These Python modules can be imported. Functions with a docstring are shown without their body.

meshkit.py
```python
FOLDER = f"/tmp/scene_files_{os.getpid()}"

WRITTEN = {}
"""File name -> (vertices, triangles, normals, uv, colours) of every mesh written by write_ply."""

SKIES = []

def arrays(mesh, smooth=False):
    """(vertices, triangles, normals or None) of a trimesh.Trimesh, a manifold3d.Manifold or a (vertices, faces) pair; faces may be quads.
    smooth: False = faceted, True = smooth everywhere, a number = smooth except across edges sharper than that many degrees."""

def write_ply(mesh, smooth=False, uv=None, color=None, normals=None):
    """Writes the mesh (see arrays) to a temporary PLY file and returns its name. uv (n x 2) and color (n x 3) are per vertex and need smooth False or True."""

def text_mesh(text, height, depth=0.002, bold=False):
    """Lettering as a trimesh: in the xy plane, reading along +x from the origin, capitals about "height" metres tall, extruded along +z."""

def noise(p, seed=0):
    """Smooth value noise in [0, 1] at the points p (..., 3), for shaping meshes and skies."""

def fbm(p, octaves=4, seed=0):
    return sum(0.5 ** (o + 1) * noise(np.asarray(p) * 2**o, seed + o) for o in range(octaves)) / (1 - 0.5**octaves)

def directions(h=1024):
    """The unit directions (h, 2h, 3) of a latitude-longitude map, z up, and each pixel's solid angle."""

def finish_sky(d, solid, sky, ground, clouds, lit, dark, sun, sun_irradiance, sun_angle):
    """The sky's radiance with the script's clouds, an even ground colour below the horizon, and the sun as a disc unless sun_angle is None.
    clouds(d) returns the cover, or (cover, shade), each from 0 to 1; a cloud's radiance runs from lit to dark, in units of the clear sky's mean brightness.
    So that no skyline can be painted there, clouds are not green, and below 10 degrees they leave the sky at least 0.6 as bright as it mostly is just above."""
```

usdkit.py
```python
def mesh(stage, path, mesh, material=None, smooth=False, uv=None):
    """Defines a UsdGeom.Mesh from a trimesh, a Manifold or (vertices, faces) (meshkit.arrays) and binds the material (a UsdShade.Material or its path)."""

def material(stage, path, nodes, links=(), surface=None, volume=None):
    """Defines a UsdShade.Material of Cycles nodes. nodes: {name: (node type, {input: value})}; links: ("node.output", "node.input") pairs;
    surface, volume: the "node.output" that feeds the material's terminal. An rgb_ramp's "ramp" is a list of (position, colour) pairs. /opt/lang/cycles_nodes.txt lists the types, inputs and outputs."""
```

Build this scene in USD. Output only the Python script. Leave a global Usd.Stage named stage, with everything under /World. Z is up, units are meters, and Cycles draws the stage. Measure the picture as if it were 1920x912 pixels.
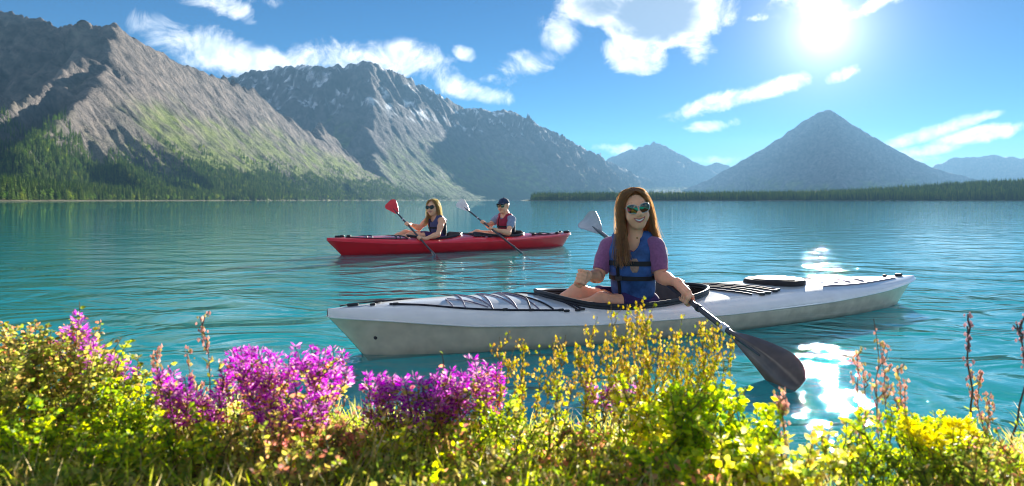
import math, random
import numpy as np, trimesh, manifold3d, shapely
from scipy import sparse
from scipy.ndimage import gaussian_filter
import usdkit
from meshkit import noise, fbm
from pxr import Usd, UsdGeom, UsdLux, UsdShade, Sdf, Gf, Vt

random.seed(7)
rng = np.random.default_rng(7)
stage = Usd.Stage.CreateInMemory()
UsdGeom.SetStageUpAxis(stage, UsdGeom.Tokens.z)
UsdGeom.SetStageMetersPerUnit(stage, 1.0)
UsdGeom.Xform.Define(stage, '/World')
UsdGeom.Scope.Define(stage, '/World/Looks')
L = '/World/Looks/'

# ------------------------------------------------------------------ camera, sun, sky
H, F, CX, HY = 0.78, 1371.0, 960.0, 376.0        # eye height, focal length, picture centre and horizon row of the photograph
EXPOSURE = 2.0
SUN_DIR = np.array([585 / F, 1.0, 320 / F]); SUN_DIR /= np.linalg.norm(SUN_DIR)
SUN_EL, SUN_AZ = math.asin(SUN_DIR[2]), math.atan2(SUN_DIR[0], SUN_DIR[1])
SKY_STRENGTH, SUN_INTENSITY = 0.05, 1.25
HAZE_DENSITY = 0.000036

cam = UsdGeom.Camera.Define(stage, '/World/camera')
cam.AddTranslateOp().Set(Gf.Vec3d(0, 0, H))
cam.AddRotateXOp().Set(90)
cam.CreateHorizontalApertureAttr(36.0)
cam.CreateVerticalApertureAttr(36.0 * 912 / 1920)
cam.CreateFocalLengthAttr(F / 1920 * 36)
cam.CreateVerticalApertureOffsetAttr(-(456 - HY) / 1920 * 36)
cam.CreateFocusDistanceAttr(4.7)
cam.CreateFStopAttr(3.5)
cam.CreateClippingRangeAttr(Gf.Vec2f(0.05, 60000))
cam.CreateExposureAttr(EXPOSURE)

sun = UsdLux.DistantLight.Define(stage, '/World/sun')
sun.CreateIntensityAttr(SUN_INTENSITY); sun.CreateAngleAttr(0.53); sun.CreateNormalizeAttr(True)
sun.CreateColorAttr(Gf.Vec3f(1.0, 0.93, 0.82))
zc, xc = SUN_DIR, np.cross([0, 0, 1.0], SUN_DIR); xc /= np.linalg.norm(xc); yc = np.cross(zc, xc)
sun.AddTransformOp().Set(Gf.Matrix4d(*xc, 0, *yc, 0, *zc, 0, 0, 0, 0, 1))


def azel(px, py):
    return math.atan((px - CX) / F), math.atan((HY - py) / math.hypot(F, px - CX))


class G:
    """A little graph writer for the sky."""
    def __init__(s): s.n, s.l, s.k = {}, [], 0
    def add(s, kind, inputs=None, **links):
        s.k += 1; name = f'n{s.k}'; s.n[name] = (kind, inputs or {})
        for a, b in links.items(): s.l.append((b, f'{name}.{a}'))
        return name
    def math(s, op, a, b=None, c=None, clamp=False):
        ins, links = {'math_type': op, 'use_clamp': clamp}, {}
        for key, v in (('value1', a), ('value2', b), ('value3', c)):
            if isinstance(v, str): links[key] = v
            elif v is not None: ins[key] = v
        return s.add('math', ins, **links) + '.value'
    def mixc(s, fac, a, b, kind='mix'):
        ins, links = {'mix_type': kind}, {}
        for key, v in (('fac', fac), ('color1', a), ('color2', b)):
            if isinstance(v, str): links[key] = v
            else: ins[key] = v
        return s.add('mix', ins, **links) + '.color'


def build_sky():
    g = G()
    d = g.add('texture_coordinate') + '.generated'
    xyz = g.add('separate_xyz', vector=d)
    az = g.math('arctan2', xyz + '.x', xyz + '.y'); el = g.math('arcsine', xyz + '.z')
    pos = g.add('combine_xyz', x=az, y=el) + '.vector'
    # cloud noise: billows, and fine wisps
    warp = g.add('noise_texture', {'scale': 9.0, 'detail': 3.0}, vector=d)
    n1 = g.add('noise_texture', {'scale': 17.0, 'detail': 12.0, 'roughness': 0.66, 'distortion': 0.7}, vector=d) + '.fac'
    nbig = g.add('noise_texture', {'scale': 4.0, 'detail': 4.0}, vector=d) + '.fac'
    # (centre px, half axes px, turn degrees, weight) of the clouds in view
    blobs = [(300, 62, 70, 40, 20, 1.0), (380, 92, 110, 52, 14, 1.3), (480, 122, 130, 44, 8, 1.3), (610, 112, 100, 42, -6, 1.2), (720, 112, 110, 42, 2, 1.3), (810, 122, 62, 40, 12, 1.2), (850, 160, 70, 28, 18, 1.1), (915, 178, 66, 20, 6, 1.0), (560, 150, 190, 40, 0, 1.3),
             (395, 2, 90, 26, 8, 1.1), (450, 22, 50, 22, 20, 1.0), (500, 2, 40, 12, 0, .6),
             (1048, 58, 62, 50, -18, 1.35), (1190, 100, 76, 46, 10, 2.0), (1230, 32, 118, 66, 0, 3.6), (1120, 12, 90, 42, 0, 2.6), (1310, 40, 52, 74, 10, 1.6), (1350, 20, 40, 40, 0, .7),
             (995, 118, 72, 32, -10, 1.2), (935, 150, 40, 14, 0, .5), (870, 101, 30, 17, 25, 1.1),
             (1440, 170, 100, 22, -15, 1.25), (1330, 200, 110, 22, -14, 1.25), (1345, 234, 70, 15, -4, 1.1), (1582, 139, 42, 15, -18, 1.1), (1260, 214, 50, 10, -12, .9),
             (1740, 250, 110, 17, -17, 1.1), (1800, 232, 70, 14, -20, 1.1), (1850, 250, 130, 18, -10, 1.2), (1730, 284, 90, 14, -8, .9), (1870, 213, 32, 8, -15, .8),
             (1150, 280, 70, 13, 4, 1.0), (1330, 300, 80, 12, 0, .8), (1720, 300, 60, 10, 0, .7),
             (1510, 14, 110, 30, 10, .9), (1650, 4, 90, 18, -20, .9), (1450, 34, 60, 12, 6, .8)]
    m = None
    for cx, cy, rx, ry, turn, w in blobs:
        a, e = azel(cx, cy); c2 = math.cos(a)
        rx, ry = rx / F * c2 * c2, ry / F * c2
        t = math.radians(-turn)
        mp = g.add('mapping', {'mapping_type': 'texture', 'location': (a, e, 0), 'rotation': (0, 0, t), 'scale': (rx, ry, 1)}, vector=pos) + '.vector'
        s = g.add('separate_xyz', vector=mp)
        r2 = g.math('add', g.math('multiply', s + '.x', s + '.x'), g.math('multiply', s + '.y', s + '.y'))
        v = g.math('multiply', g.math('subtract', 1.0, r2), w)
        v = g.math('maximum', v, -1.5)
        m = v if m is None else g.math('smoothmax', m, v, 0.25)
    # the rest of the sky carries scattered clouds of the same kind
    away = g.add('map_range', {'from_min': 0.62, 'from_max': 0.8, 'to_min': 0.0, 'to_max': 1.0, 'clamp': True}, value=g.math('absolute', az)) + '.result'
    high = g.add('map_range', {'from_min': 0.36, 'from_max': 0.5, 'to_min': 0.0, 'to_max': 1.0, 'clamp': True}, value=el) + '.result'
    out = g.math('maximum', away, high)
    gen = g.math('subtract', g.math('multiply', nbig, 7.0), 3.3)
    gen = g.math('subtract', gen, g.math('multiply', g.math('subtract', 1.0, out), 4.0))
    m = g.math('maximum', m, gen)
    shape = g.math('add', m, g.math('multiply', g.math('subtract', n1, 0.56), 4.2))
    cover = g.add('map_range', {'range_type': 'smoothstep', 'from_min': -0.1, 'from_max': 1.25, 'to_min': 0.0, 'to_max': 1.0, 'clamp': True}, value=shape) + '.result'
    thick = g.add('map_range', {'range_type': 'smoothstep', 'from_min': 0.8, 'from_max': 2.5, 'to_min': 0.0, 'to_max': 1.0, 'clamp': True}, value=shape) + '.result'
    sky = g.add('sky_texture', {'sky_type': 'single_scattering', 'sun_disc': False, 'sun_elevation': SUN_EL, 'sun_rotation': SUN_AZ, 'altitude': 1200.0, 'air_density': 1.0, 'aerosol_density': 0.1, 'ozone_density': 5.0}) + '.color'
    sky = g.add('hsv', {'saturation': 1.75, 'value': 0.41, 'hue': 0.507, 'fac': 1.0}, color=sky) + '.color'
    n3 = g.add('noise_texture', {'scale': 34.0, 'detail': 8.0, 'roughness': 0.6, 'distortion': 0.4}, vector=d) + '.fac'
    lit = g.mixc(g.add('map_range', {'from_min': 0.36, 'from_max': 0.6, 'to_min': 0.0, 'to_max': 1.0, 'clamp': True}, value=n3) + '.result', (4.6, 5.1, 5.8), (8.2, 8.0, 7.8))
    cloud = g.mixc(thick, lit, (1.7, 2.3, 3.2))
    col = g.mixc(g.math('multiply', cover, 0.95), sky, cloud)
    # the sun behind thin cloud, with its aureole
    dot = g.add('normal', {'direction': tuple(SUN_DIR), 'normal': (0, 0, 1)})
    vd = g.add('combine_xyz', {'x': 0.0, 'y': 0.0, 'z': 0.0})
    sx, sy, sz = (g.math('multiply', xyz + '.' + k, float(v)) for k, v in zip('xyz', SUN_DIR))
    cosa = g.math('add', g.math('add', sx, sy), sz)
    ang = g.math('arccosine', g.math('minimum', cosa, 0.9999999))
    halo = g.math('multiply', g.math('exponent', g.math('multiply', ang, -1 / 0.030)), 10.0)
    halo = g.math('add', halo, g.math('multiply', g.math('exponent', g.math('multiply', ang, -1 / 0.12)), 1.6))
    hc = g.mixc(1.0, (1.0, 0.97, 0.92), g.add('combine_color', r=halo, g=halo, b=halo) + '.color', 'multiply')
    col = g.mixc(1.0, col, hc, 'add')
    del g.n[dot], g.n[vd]
    bg = g.add('background_shader', {'strength': SKY_STRENGTH}, color=col)
    return usdkit.material(stage, L + 'sky', g.n, g.l, surface=bg + '.background')


dome = UsdLux.DomeLight.Define(stage, '/World/sky')
dome.GetPrim().SetCustomDataByKey('kind', 'structure')
UsdShade.MaterialBindingAPI.Apply(dome.GetPrim()).Bind(build_sky())


# ------------------------------------------------------------------ helpers
def at(px, py, Y):
    """The point at distance Y north of the eye that the photograph shows at (px, py)."""
    return np.array([(px - CX) / F * Y, Y, H + (HY - py) / F * Y])


def on_water(px, py):
    return at(px, py, H * F / (py - HY))


used = {}
def numbered(parent, name):
    key = (parent, name); k = used.get(key, -1) + 1; used[key] = k
    return f'{parent}/{name}' if k == 0 else f'{parent}/{name}_{k:03d}'


def pth(p):
    return '/World' if p is None else (p if isinstance(p, str) else str(p.GetPath()))


def obj(name, mesh, mat, parent=None, smooth=False, tint=None, kind=None, label=None):
    m = usdkit.mesh(stage, numbered(pth(parent), name), mesh, L + mat, smooth=smooth)
    p = m.GetPrim()
    if tint is not None:
        UsdGeom.PrimvarsAPI(m).CreatePrimvar('tint', Sdf.ValueTypeNames.Color3fArray, 'vertex').Set(Vt.Vec3fArray.FromNumpy(np.asarray(tint, np.float32)))
    if kind: p.SetCustomDataByKey('kind', kind)
    if label: p.SetCustomDataByKey('label', label)
    return p


def tag(p, label=None, cat=None, group=None, kind=None):
    for k, v in (('label', label), ('category', cat), ('group', group), ('kind', kind)):
        if v: p.SetCustomDataByKey(k, v)
    return p


def thing(name, label, cat, loc=(0, 0, 0), group=None):
    x = UsdGeom.Xform.Define(stage, numbered('/World', name))
    x.AddTranslateOp().Set(Gf.Vec3d(*map(float, loc)))
    return tag(x.GetPrim(), label, cat, group)


def xf(m, M=None, loc=None):
    m = m.copy()
    if M is not None: m.apply_transform(M)
    if loc is not None: m.apply_translation(loc)
    return m


cat_ = trimesh.util.concatenate


def tube(pts, r, sides=8, cap=True, close=False, squash=None):
    """A swept tube along pts with radius r (number or one per point)."""
    p = np.asarray(pts, float); n = len(p); r = np.broadcast_to(np.asarray(r, float), (n,))
    t = (np.roll(p, -1, 0) - np.roll(p, 1, 0)) if close else np.gradient(p, axis=0)
    t /= np.linalg.norm(t, axis=1, keepdims=True) + 1e-12
    a = np.cross(t[0], [0, 0, 1.0] if abs(t[0][2]) < 0.9 else [1.0, 0, 0]); a /= np.linalg.norm(a)
    A = []
    for k in range(n):
        a = a - t[k] * (a @ t[k]); a /= np.linalg.norm(a) + 1e-12; A.append(a)
    A = np.array(A); B = np.cross(t, A)
    ang = np.arange(sides) * 2 * np.pi / sides
    v = p[:, None] + r[:, None, None] * (np.cos(ang)[None, :, None] * A[:, None] + np.sin(ang)[None, :, None] * B[:, None])
    v = v.reshape(-1, 3); f = []
    m = n if close else n - 1
    for i in range(m):
        i2 = (i + 1) % n
        for j in range(sides):
            j2 = (j + 1) % sides
            a0, b0, c0, d0 = i * sides + j, i * sides + j2, i2 * sides + j2, i2 * sides + j
            f += [(a0, b0, c0), (a0, c0, d0)]
    if cap and not close:
        v = np.vstack([v, p[:1], p[-1:]]); c0, c1 = len(v) - 2, len(v) - 1
        for j in range(sides):
            j2 = (j + 1) % sides
            f += [(c0, j2, j), (c1, (n - 1) * sides + j, (n - 1) * sides + j2)]
    return trimesh.Trimesh(v, np.array(f), process=False)


def spline(pts, n):
    """Catmull-Rom through pts."""
    p = np.asarray(pts, float); q = np.vstack([2 * p[0] - p[1], p, 2 * p[-1] - p[-2]])
    u = np.linspace(0, len(p) - 1 - 1e-9, n); i = u.astype(int); t = (u - i)[:, None]
    a, b, c, d = q[i], q[i + 1], q[i + 2], q[i + 3]
    return 0.5 * (2 * b + (c - a) * t + (2 * a - 5 * b + 4 * c - d) * t ** 2 + (3 * b - a - 3 * c + d) * t ** 3)


def grid_mesh(X, Y, Z):
    ny, nx = Z.shape
    v = np.stack([X, Y, Z], -1).reshape(-1, 3)
    i = (np.arange(ny - 1)[:, None] * nx + np.arange(nx - 1)[None]).ravel()
    f = np.vstack([np.stack([i, i + 1, i + nx + 1], 1), np.stack([i, i + nx + 1, i + nx], 1)])
    return v, f


def simple(name, color, rough=0.5, spec=0.5, metallic=0.0, noise_scale=None, amount=0.15, bump=0.0, coat=0.0, sheen=0.0, **extra):
    """A principled material whose colour wanders a little with a noise in object space."""
    n = {'p': ('principled_bsdf', {'base_color': color, 'roughness': rough, 'specular_ior_level': spec, 'metallic': metallic, 'coat_weight': coat, 'sheen_weight': sheen, **extra})}
    l = []
    if noise_scale:
        n['tc'] = ('texture_coordinate', {})
        n['nz'] = ('noise_texture', {'scale': noise_scale, 'detail': 5.0, 'roughness': 0.6})
        c = np.array(color)
        n['rp'] = ('rgb_ramp', {'ramp': [(0.25, tuple(c * (1 - amount))), (0.75, tuple(np.minimum(c * (1 + amount), 1)))]})
        l += [('tc.object', 'nz.vector'), ('nz.fac', 'rp.fac'), ('rp.color', 'p.base_color')]
        if bump:
            n['b'] = ('bump', {'strength': 0.6, 'distance': bump})
            l += [('nz.fac', 'b.height'), ('b.normal', 'p.normal')]
    return usdkit.material(stage, L + name, n, l, surface='p.BSDF')


# ------------------------------------------------------------------ haze
def make_haze():
    usdkit.material(stage, L + 'haze', {'v': ('principled_volume', {'color': (0.30, 0.63, 1.0), 'density': HAZE_DENSITY, 'anisotropy': 0.15})}, [], volume='v.volume')
    b = trimesh.creation.box([26000, 17200, 1268]); b.apply_translation([0, 6600, 626])
    obj('haze', b, 'haze', kind='stuff')
make_haze()

# ------------------------------------------------------------------ terrain
usdkit.material(stage, L + 'mountain', {
    'a': ('attribute', {'attribute': 'tint'}), 'g': ('geometry', {}),
    'n1': ('noise_texture', {'scale': 0.016, 'detail': 10.0, 'roughness': 0.62}),
    'n2': ('noise_texture', {'scale': 0.03, 'detail': 8.0, 'roughness': 0.66, 'distortion': 0.4}),
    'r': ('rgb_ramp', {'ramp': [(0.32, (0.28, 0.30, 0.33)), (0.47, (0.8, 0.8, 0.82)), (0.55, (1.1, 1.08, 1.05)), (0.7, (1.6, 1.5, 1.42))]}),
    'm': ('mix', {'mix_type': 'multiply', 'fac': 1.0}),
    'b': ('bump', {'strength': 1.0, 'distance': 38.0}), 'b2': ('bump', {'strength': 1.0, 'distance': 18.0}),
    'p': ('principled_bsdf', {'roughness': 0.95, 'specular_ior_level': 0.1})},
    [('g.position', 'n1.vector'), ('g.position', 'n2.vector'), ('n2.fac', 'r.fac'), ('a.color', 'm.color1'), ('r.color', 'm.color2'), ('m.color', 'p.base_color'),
     ('n1.fac', 'b.height'), ('n2.fac', 'b2.height'), ('b.normal', 'b2.normal'), ('b2.normal', 'p.normal')], surface='p.BSDF')


def seg_dist(X, Y, pts):
    """Distance to a polyline, and the arc length and third coordinate at the nearest point."""
    p = np.asarray(pts, float); best = np.full(X.shape, 1e9); T = np.zeros(X.shape); Zr = np.zeros(X.shape); s = 0.0
    for a, b in zip(p[:-1], p[1:]):
        dx, dy = b[0] - a[0], b[1] - a[1]; l = math.hypot(dx, dy)
        t = np.clip(((X - a[0]) * dx + (Y - a[1]) * dy) / (l * l), 0, 1)
        d = np.hypot(X - a[0] - t * dx, Y - a[1] - t * dy)
        k = d < best
        best[k] = d[k]; T[k] = (s + t * l)[k]
        if len(a) > 2: Zr[k] = (a[2] + t * (b[2] - a[2]))[k]
        s += l
    return best, T, Zr


def mountain(X, Y, ridges, gully, seed, base=None, rough=1.0):
    """Height of a mountain of ridge lines [(points, foot width as a share of height, power)], each cut by gullies that run down its sides."""
    Z = np.full(X.shape, -60.0)
    for k, (pts, wr, p) in enumerate(ridges):
        d, T, hr = seg_dist(X, Y, pts)
        wx = fbm(np.stack([X * 0.004, Y * 0.004, X * 0 + k], -1), 3, seed + 31) - 0.5
        g = fbm(np.stack([T / gully + 6 * wx * 0.5, d / (gully * 3.6), X * 0 + k * 7.3], -1), 5, seed + k)
        g = 1 - np.abs(2 * g - 1) * 2.2
        g2 = fbm(np.stack([T / gully * 3.1 + 4 * wx, d / (gully * 2.2), X * 0 + k * 3.3], -1), 4, seed + k + 50); g2 = 1 - np.abs(2 * g2 - 1) * 2.2
        W = hr * wr * (1 + 0.25 * wx) + 1
        u = np.clip(1 - d / W, 0, 1)
        z = hr * u ** p
        depth = np.clip(d / (gully * 1.2), 0, 1) * np.clip(u * 3.0, 0, 1)
        g0 = fbm(np.stack([T / gully * 0.42 + 3 * wx, d / (gully * 6), X * 0 + k * 5.1], -1), 3, seed + k + 80); g0 = 1 - np.abs(2 * g0 - 1) * 2.4
        z = z + ((g0 - 0.6) * 0.75 + (g - 0.7) * 0.62 + (g2 - 0.7) * 0.25) * gully * depth * rough
        z = np.where(u > 0, z, -60)
        Z = np.maximum(Z, z)
    if base is not None:
        k = 18.0
        hh = np.clip(0.5 + 0.5 * (Z - base) / k, 0, 1)
        Z = base + (Z - base) * hh + k * hh * (1 - hh)
    fine = fbm(np.stack([X / (gully * .5), Y / (gully * .5), Z / (gully * .5)], -1), 5, seed + 77) - 0.5
    crag = np.abs(fbm(np.stack([X / (gully * .9), Y / (gully * .9), Z * 0], -1), 4, seed + 99) - 0.5)
    up = np.clip((Z - 30) / 120, 0, 1)
    return Z + up * rough * gully * (0.32 * fine - 0.28 * crag + 0.03)


def normal_z(Z, s):
    gy, gx = np.gradient(Z, s)
    return 1 / np.sqrt(1 + gx * gx + gy * gy), gx, gy


def terrain_colours(X, Y, Z, s, seed, green_to, snow_from=None, rockc=(0.150, 0.130, 0.118), tree_to=90, greenc=(0.125, 0.165, 0.03)):
    nz, gx, gy = normal_z(Z, s)
    n = fbm(np.stack([X / 160, Y / 160, Z / 90], -1), 5, seed + 5)
    n2 = fbm(np.stack([X / 45, Y / 45, Z / 30], -1), 4, seed + 6)
    hollow = gaussian_filter(Z, 7) - Z
    hollow = np.clip(hollow / (3 * s) + 0.5, 0, 1)
    rock = np.array(rockc)[None, None] * (0.7 + 0.7 * n2[..., None]) * (1 + 0.15 * (n[..., None] - 0.5))
    grn = np.array(greenc)[None, None] * (0.7 + 0.6 * n2[..., None])
    lim = green_to * (0.55 + 0.9 * n)
    w = np.clip((lim - Z) / (0.35 * green_to) + 1.5 * (hollow - 0.45), 0, 1) * np.clip(0.35 + 1.6 * hollow + 0.9 * (0.5 - Z / green_to), 0, 1)
    w = w * np.clip((nz - 0.5) / 0.2, 0.12, 1) * np.clip(n2 * 3.0 - 0.75, 0, 1) ** 0.6
    c = rock * (1 - w[..., None]) + grn * w[..., None]
    wf = np.clip((tree_to * (0.7 + 0.6 * n) - Z) / 30, 0, 1)[..., None]
    c = c * (1 - wf) + np.array([0.045, 0.085, 0.018]) * wf
    if snow_from:
        hi = np.clip((Z - snow_from * (0.75 + 0.5 * n)) / (0.1 * snow_from), 0, 1)
        sn = hi * np.clip((hollow - 0.5) * 3 + (n2 - 0.47) * 9 + (n - 0.42) * 8, 0, 1) * np.clip((nz - 0.45) / 0.1, 0, 1)
        c = c * (1 - sn[..., None]) + np.array([0.8, 0.83, 0.88]) * sn[..., None]
    beach = np.clip(1 - np.abs(Z - 0.6) / 0.9, 0, 1)[..., None]
    c = c * (1 - beach) + np.array([0.34, 0.30, 0.22]) * beach
    return c


def A(*l):
    return [at(*q) for q in l]


# shoreline of the far left bank, from near to far; land lies to its left and behind
SHORE = np.array([(-900, 330), (-640, 430), (-392, 560), (-499, 900), (-572, 1400), (-578, 2200), (-420, 3600), (146, 5000), (1225, 5600), (2600, 6000)], float)
LAND = shapely.Polygon(list(map(tuple, SHORE)) + [(2600, 12000), (-9000, 12000), (-9000, 330)])
def spurs(pts, n, way, drop, wr, seed, t0=0.05, t1=0.95, p=1.08):
    """Side ridges that run down from a crest."""
    r = np.random.default_rng(seed); pts = np.asarray(pts); out = []
    s = np.concatenate([[0], np.cumsum(np.hypot(*np.diff(pts[:, :2], axis=0).T))]); s /= s[-1]
    for t in np.linspace(t0, t1, n) + r.uniform(-.4, .4, n) * (t1 - t0) / n:
        c = np.array([np.interp(t, s, pts[:, k]) for k in range(3)]); h = c[2]
        a = math.atan2(way[1], way[0]) + r.uniform(-.3, .3); ln = h * drop * r.uniform(.75, 1.15)
        q = [c - [0, 0, h * .03]]
        for u in (0.25, 0.5, 0.75, 1.0):
            a += r.uniform(-.28, .28)
            q.append(q[-1] + [math.cos(a) * ln / 4, math.sin(a) * ln / 4, 0]); q[-1][2] = h * (0.97 - 0.85 * u ** 0.9) * r.uniform(.93, 1.05)
        out.append((q, wr * r.uniform(.8, 1.2), p))
    return out


NEAR_CREST = A((225, 42, 1900), (300, 76, 2060), (370, 106, 2260), (450, 136, 2500), (540, 190, 2780), (640, 250, 3080), (740, 298, 3400), (850, 335, 3800), (960, 357, 4300))
SNOW_CREST = A((600, 121, 4450), (690, 115, 4400), (714, 124, 4500), (745, 138, 4650), (800, 164, 5000), (870, 202, 5400), (915, 209, 5650), (955, 206, 5900), (1000, 228, 6200), (1060, 262, 6800), (1120, 292, 7500), (1200, 332, 8500), (1290, 360, 9500))
NEAR_MTN = [
    (A((-420, -50, 2450), (-150, 2, 2200), (0, 22, 2060), (110, 41, 1980), (225, 42, 1900), (300, 76, 2060), (370, 106, 2260), (450, 136, 2500), (540, 190, 2780), (640, 250, 3080), (740, 298, 3400), (850, 335, 3800), (960, 357, 4300)), 1.35, 1.35),
    (A((225, 43, 1895), (198, 112, 1700), (185, 150, 1560), (140, 190, 1350), (95, 228, 1150), (30, 290, 900)), 1.25, 1.1),
    (A((203, 104, 1735), (150, 112, 1640), (95, 148, 1480), (55, 182, 1320), (-10, 220, 1150)), 0.9, 1.05),
    (A((330, 95, 2130), (400, 175, 1950), (450, 235, 1800), (500, 290, 1650)), 1.1, 1.15),
    (A((480, 160, 2650), (560, 235, 2500), (620, 290, 2350)), 1.1, 1.15),
    (A((600, 228, 3180), (680, 290, 3000), (740, 335, 2800)), 1.2, 1.2),
] + spurs(NEAR_CREST, 13, (0.5, -0.86), 1.25, 0.75, 5)
def shore_base(X, Y):
    d, _, _ = seg_dist(X, Y, SHORE)
    inside = shapely.contains_xy(LAND, X.ravel(), Y.ravel()).reshape(X.shape)
    wob = (fbm(np.stack([X / 60, Y / 60, X * 0], -1), 4, 3) - 0.5) * 24
    sd = np.where(inside, d, -d) + wob
    return np.where(sd > 0, np.minimum(sd * 0.09, 4 + sd * 0.05), np.maximum(sd * 0.05, -3.0)), sd


def land(name, x0, x1, y0, y1, s, ridges, gully, seed, label, with_base=True, **col):
    xs, ys = np.arange(x0, x1 + s, s), np.arange(y0, y1 + s, s)
    X, Y = np.meshgrid(xs, ys)
    base = shore_base(X, Y)[0] if with_base else X * 0 - 2.0
    rough = col.pop('rough', 1.0)
    Z = mountain(X, Y, ridges, gully, seed, base, rough)
    if with_base:
        sd = np.maximum(shore_base(X, Y)[1], 0)
        env = np.maximum(0.40 * sd + 0.0014 * sd * sd, base); k = 25.0
        hh = np.clip(0.5 + 0.5 * (Z - env) / k, 0, 1); Z = Z + (env - Z) * hh - k * hh * (1 - hh)
        Z = np.maximum(Z, np.minimum(base, 3))
    if with_base: Z = np.where(base < 0.5, np.minimum(Z, np.maximum(base, -3)), Z)
    C = terrain_colours(X, Y, Z, s, seed, **col)
    v, f = grid_mesh(X, Y, Z)
    keep = Z.ravel()[f].max(1) > -1.5
    f = f[keep]
    u, inv = np.unique(f, return_inverse=True)
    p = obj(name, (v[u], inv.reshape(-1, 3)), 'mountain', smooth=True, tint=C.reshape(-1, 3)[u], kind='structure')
    tag(p, label)
    return X, Y, Z


near = land('rocky_mountain', -2300, 60, 340, 5300, 6.5, NEAR_MTN, 85.0, 11, 'brown rocky mountain with green gullies and a shaded bowl at left', green_to=260, tree_to=75, rough=1.9)
snowy = land('snowy_mountain', -2600, 2700, 3300, 9700, 13.0, [
    (A((300, 190, 5300), (440, 142, 5000), (520, 127, 4700), (600, 121, 4450), (640, 122, 4420), (664, 117, 4400)), 1.2, 1.25),
    (SNOW_CREST, 1.25, 1.3),
    (A((684, 118, 4380), (700, 160, 4150), (712, 192, 3950), (736, 222, 3750), (764, 280, 3550), (810, 335, 3400)), 0.9, 1.1),
    (A((590, 124, 4440), (570, 180, 4150), (600, 260, 3850)), 0.9, 1.1),
    ] + spurs(SNOW_CREST, 17, (0.3, -0.95), 1.1, 0.6, 8, 0.12, 0.9), 120.0, 23, 'blue grey mountain with snow patches behind the rocky one', green_to=430, snow_from=460, rockc=(0.105, 0.10, 0.105), tree_to=90, greenc=(0.10, 0.15, 0.035), rough=1.8)
land('distant_mountain', 700, 4900, 8600, 11800, 30.0, [
    (A((1090, 330, 10500), (1150, 292, 10500), (1180, 283, 10500), (1225, 264, 10400), (1262, 280, 10500), (1300, 302, 10500), (1360, 332, 10500), (1420, 360, 10500)), 1.6, 1.2),
    (A((1225, 266, 10390), (1240, 320, 9600)), 1.3, 1.2)], 200.0, 37, 'small pale blue peak between the snowy mountain and the cone', with_base=False, green_to=200, rockc=(0.13, 0.13, 0.14))
land('cone_mountain', 700, 7200, 5200, 10200, 30.0, [
    (A((1270, 362, 7600), (1330, 336, 7600), (1380, 308, 7600), (1440, 272, 7550), (1490, 238, 7500), (1530, 212, 7500), (1552, 202, 7500), (1574, 213, 7500), (1610, 238, 7500), (1660, 268, 7500), (1705, 294, 7550), (1760, 318, 7600), (1830, 336, 7600), (1900, 352, 7600)), 1.5, 1.12),
    (A((1552, 207, 7480), (1560, 280, 6900), (1580, 340, 6300)), 1.5, 1.2)], 160.0, 41, 'bluish cone shaped mountain standing alone under the sun', with_base=False, green_to=200, rockc=(0.13, 0.13, 0.145), rough=0.8)
land('far_hills', 4800, 13000, 9800, 12600, 55.0, [
    (A((1650, 350, 11200), (1730, 318, 11200), (1780, 298, 11200), (1820, 293, 11200), (1860, 289, 11200), (1925, 291, 11200), (2000, 305, 11200), (2200, 340, 11200)), 1.6, 1.2)], 260.0, 53, 'low blue hills on the horizon at far right', with_base=False, green_to=300)
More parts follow.
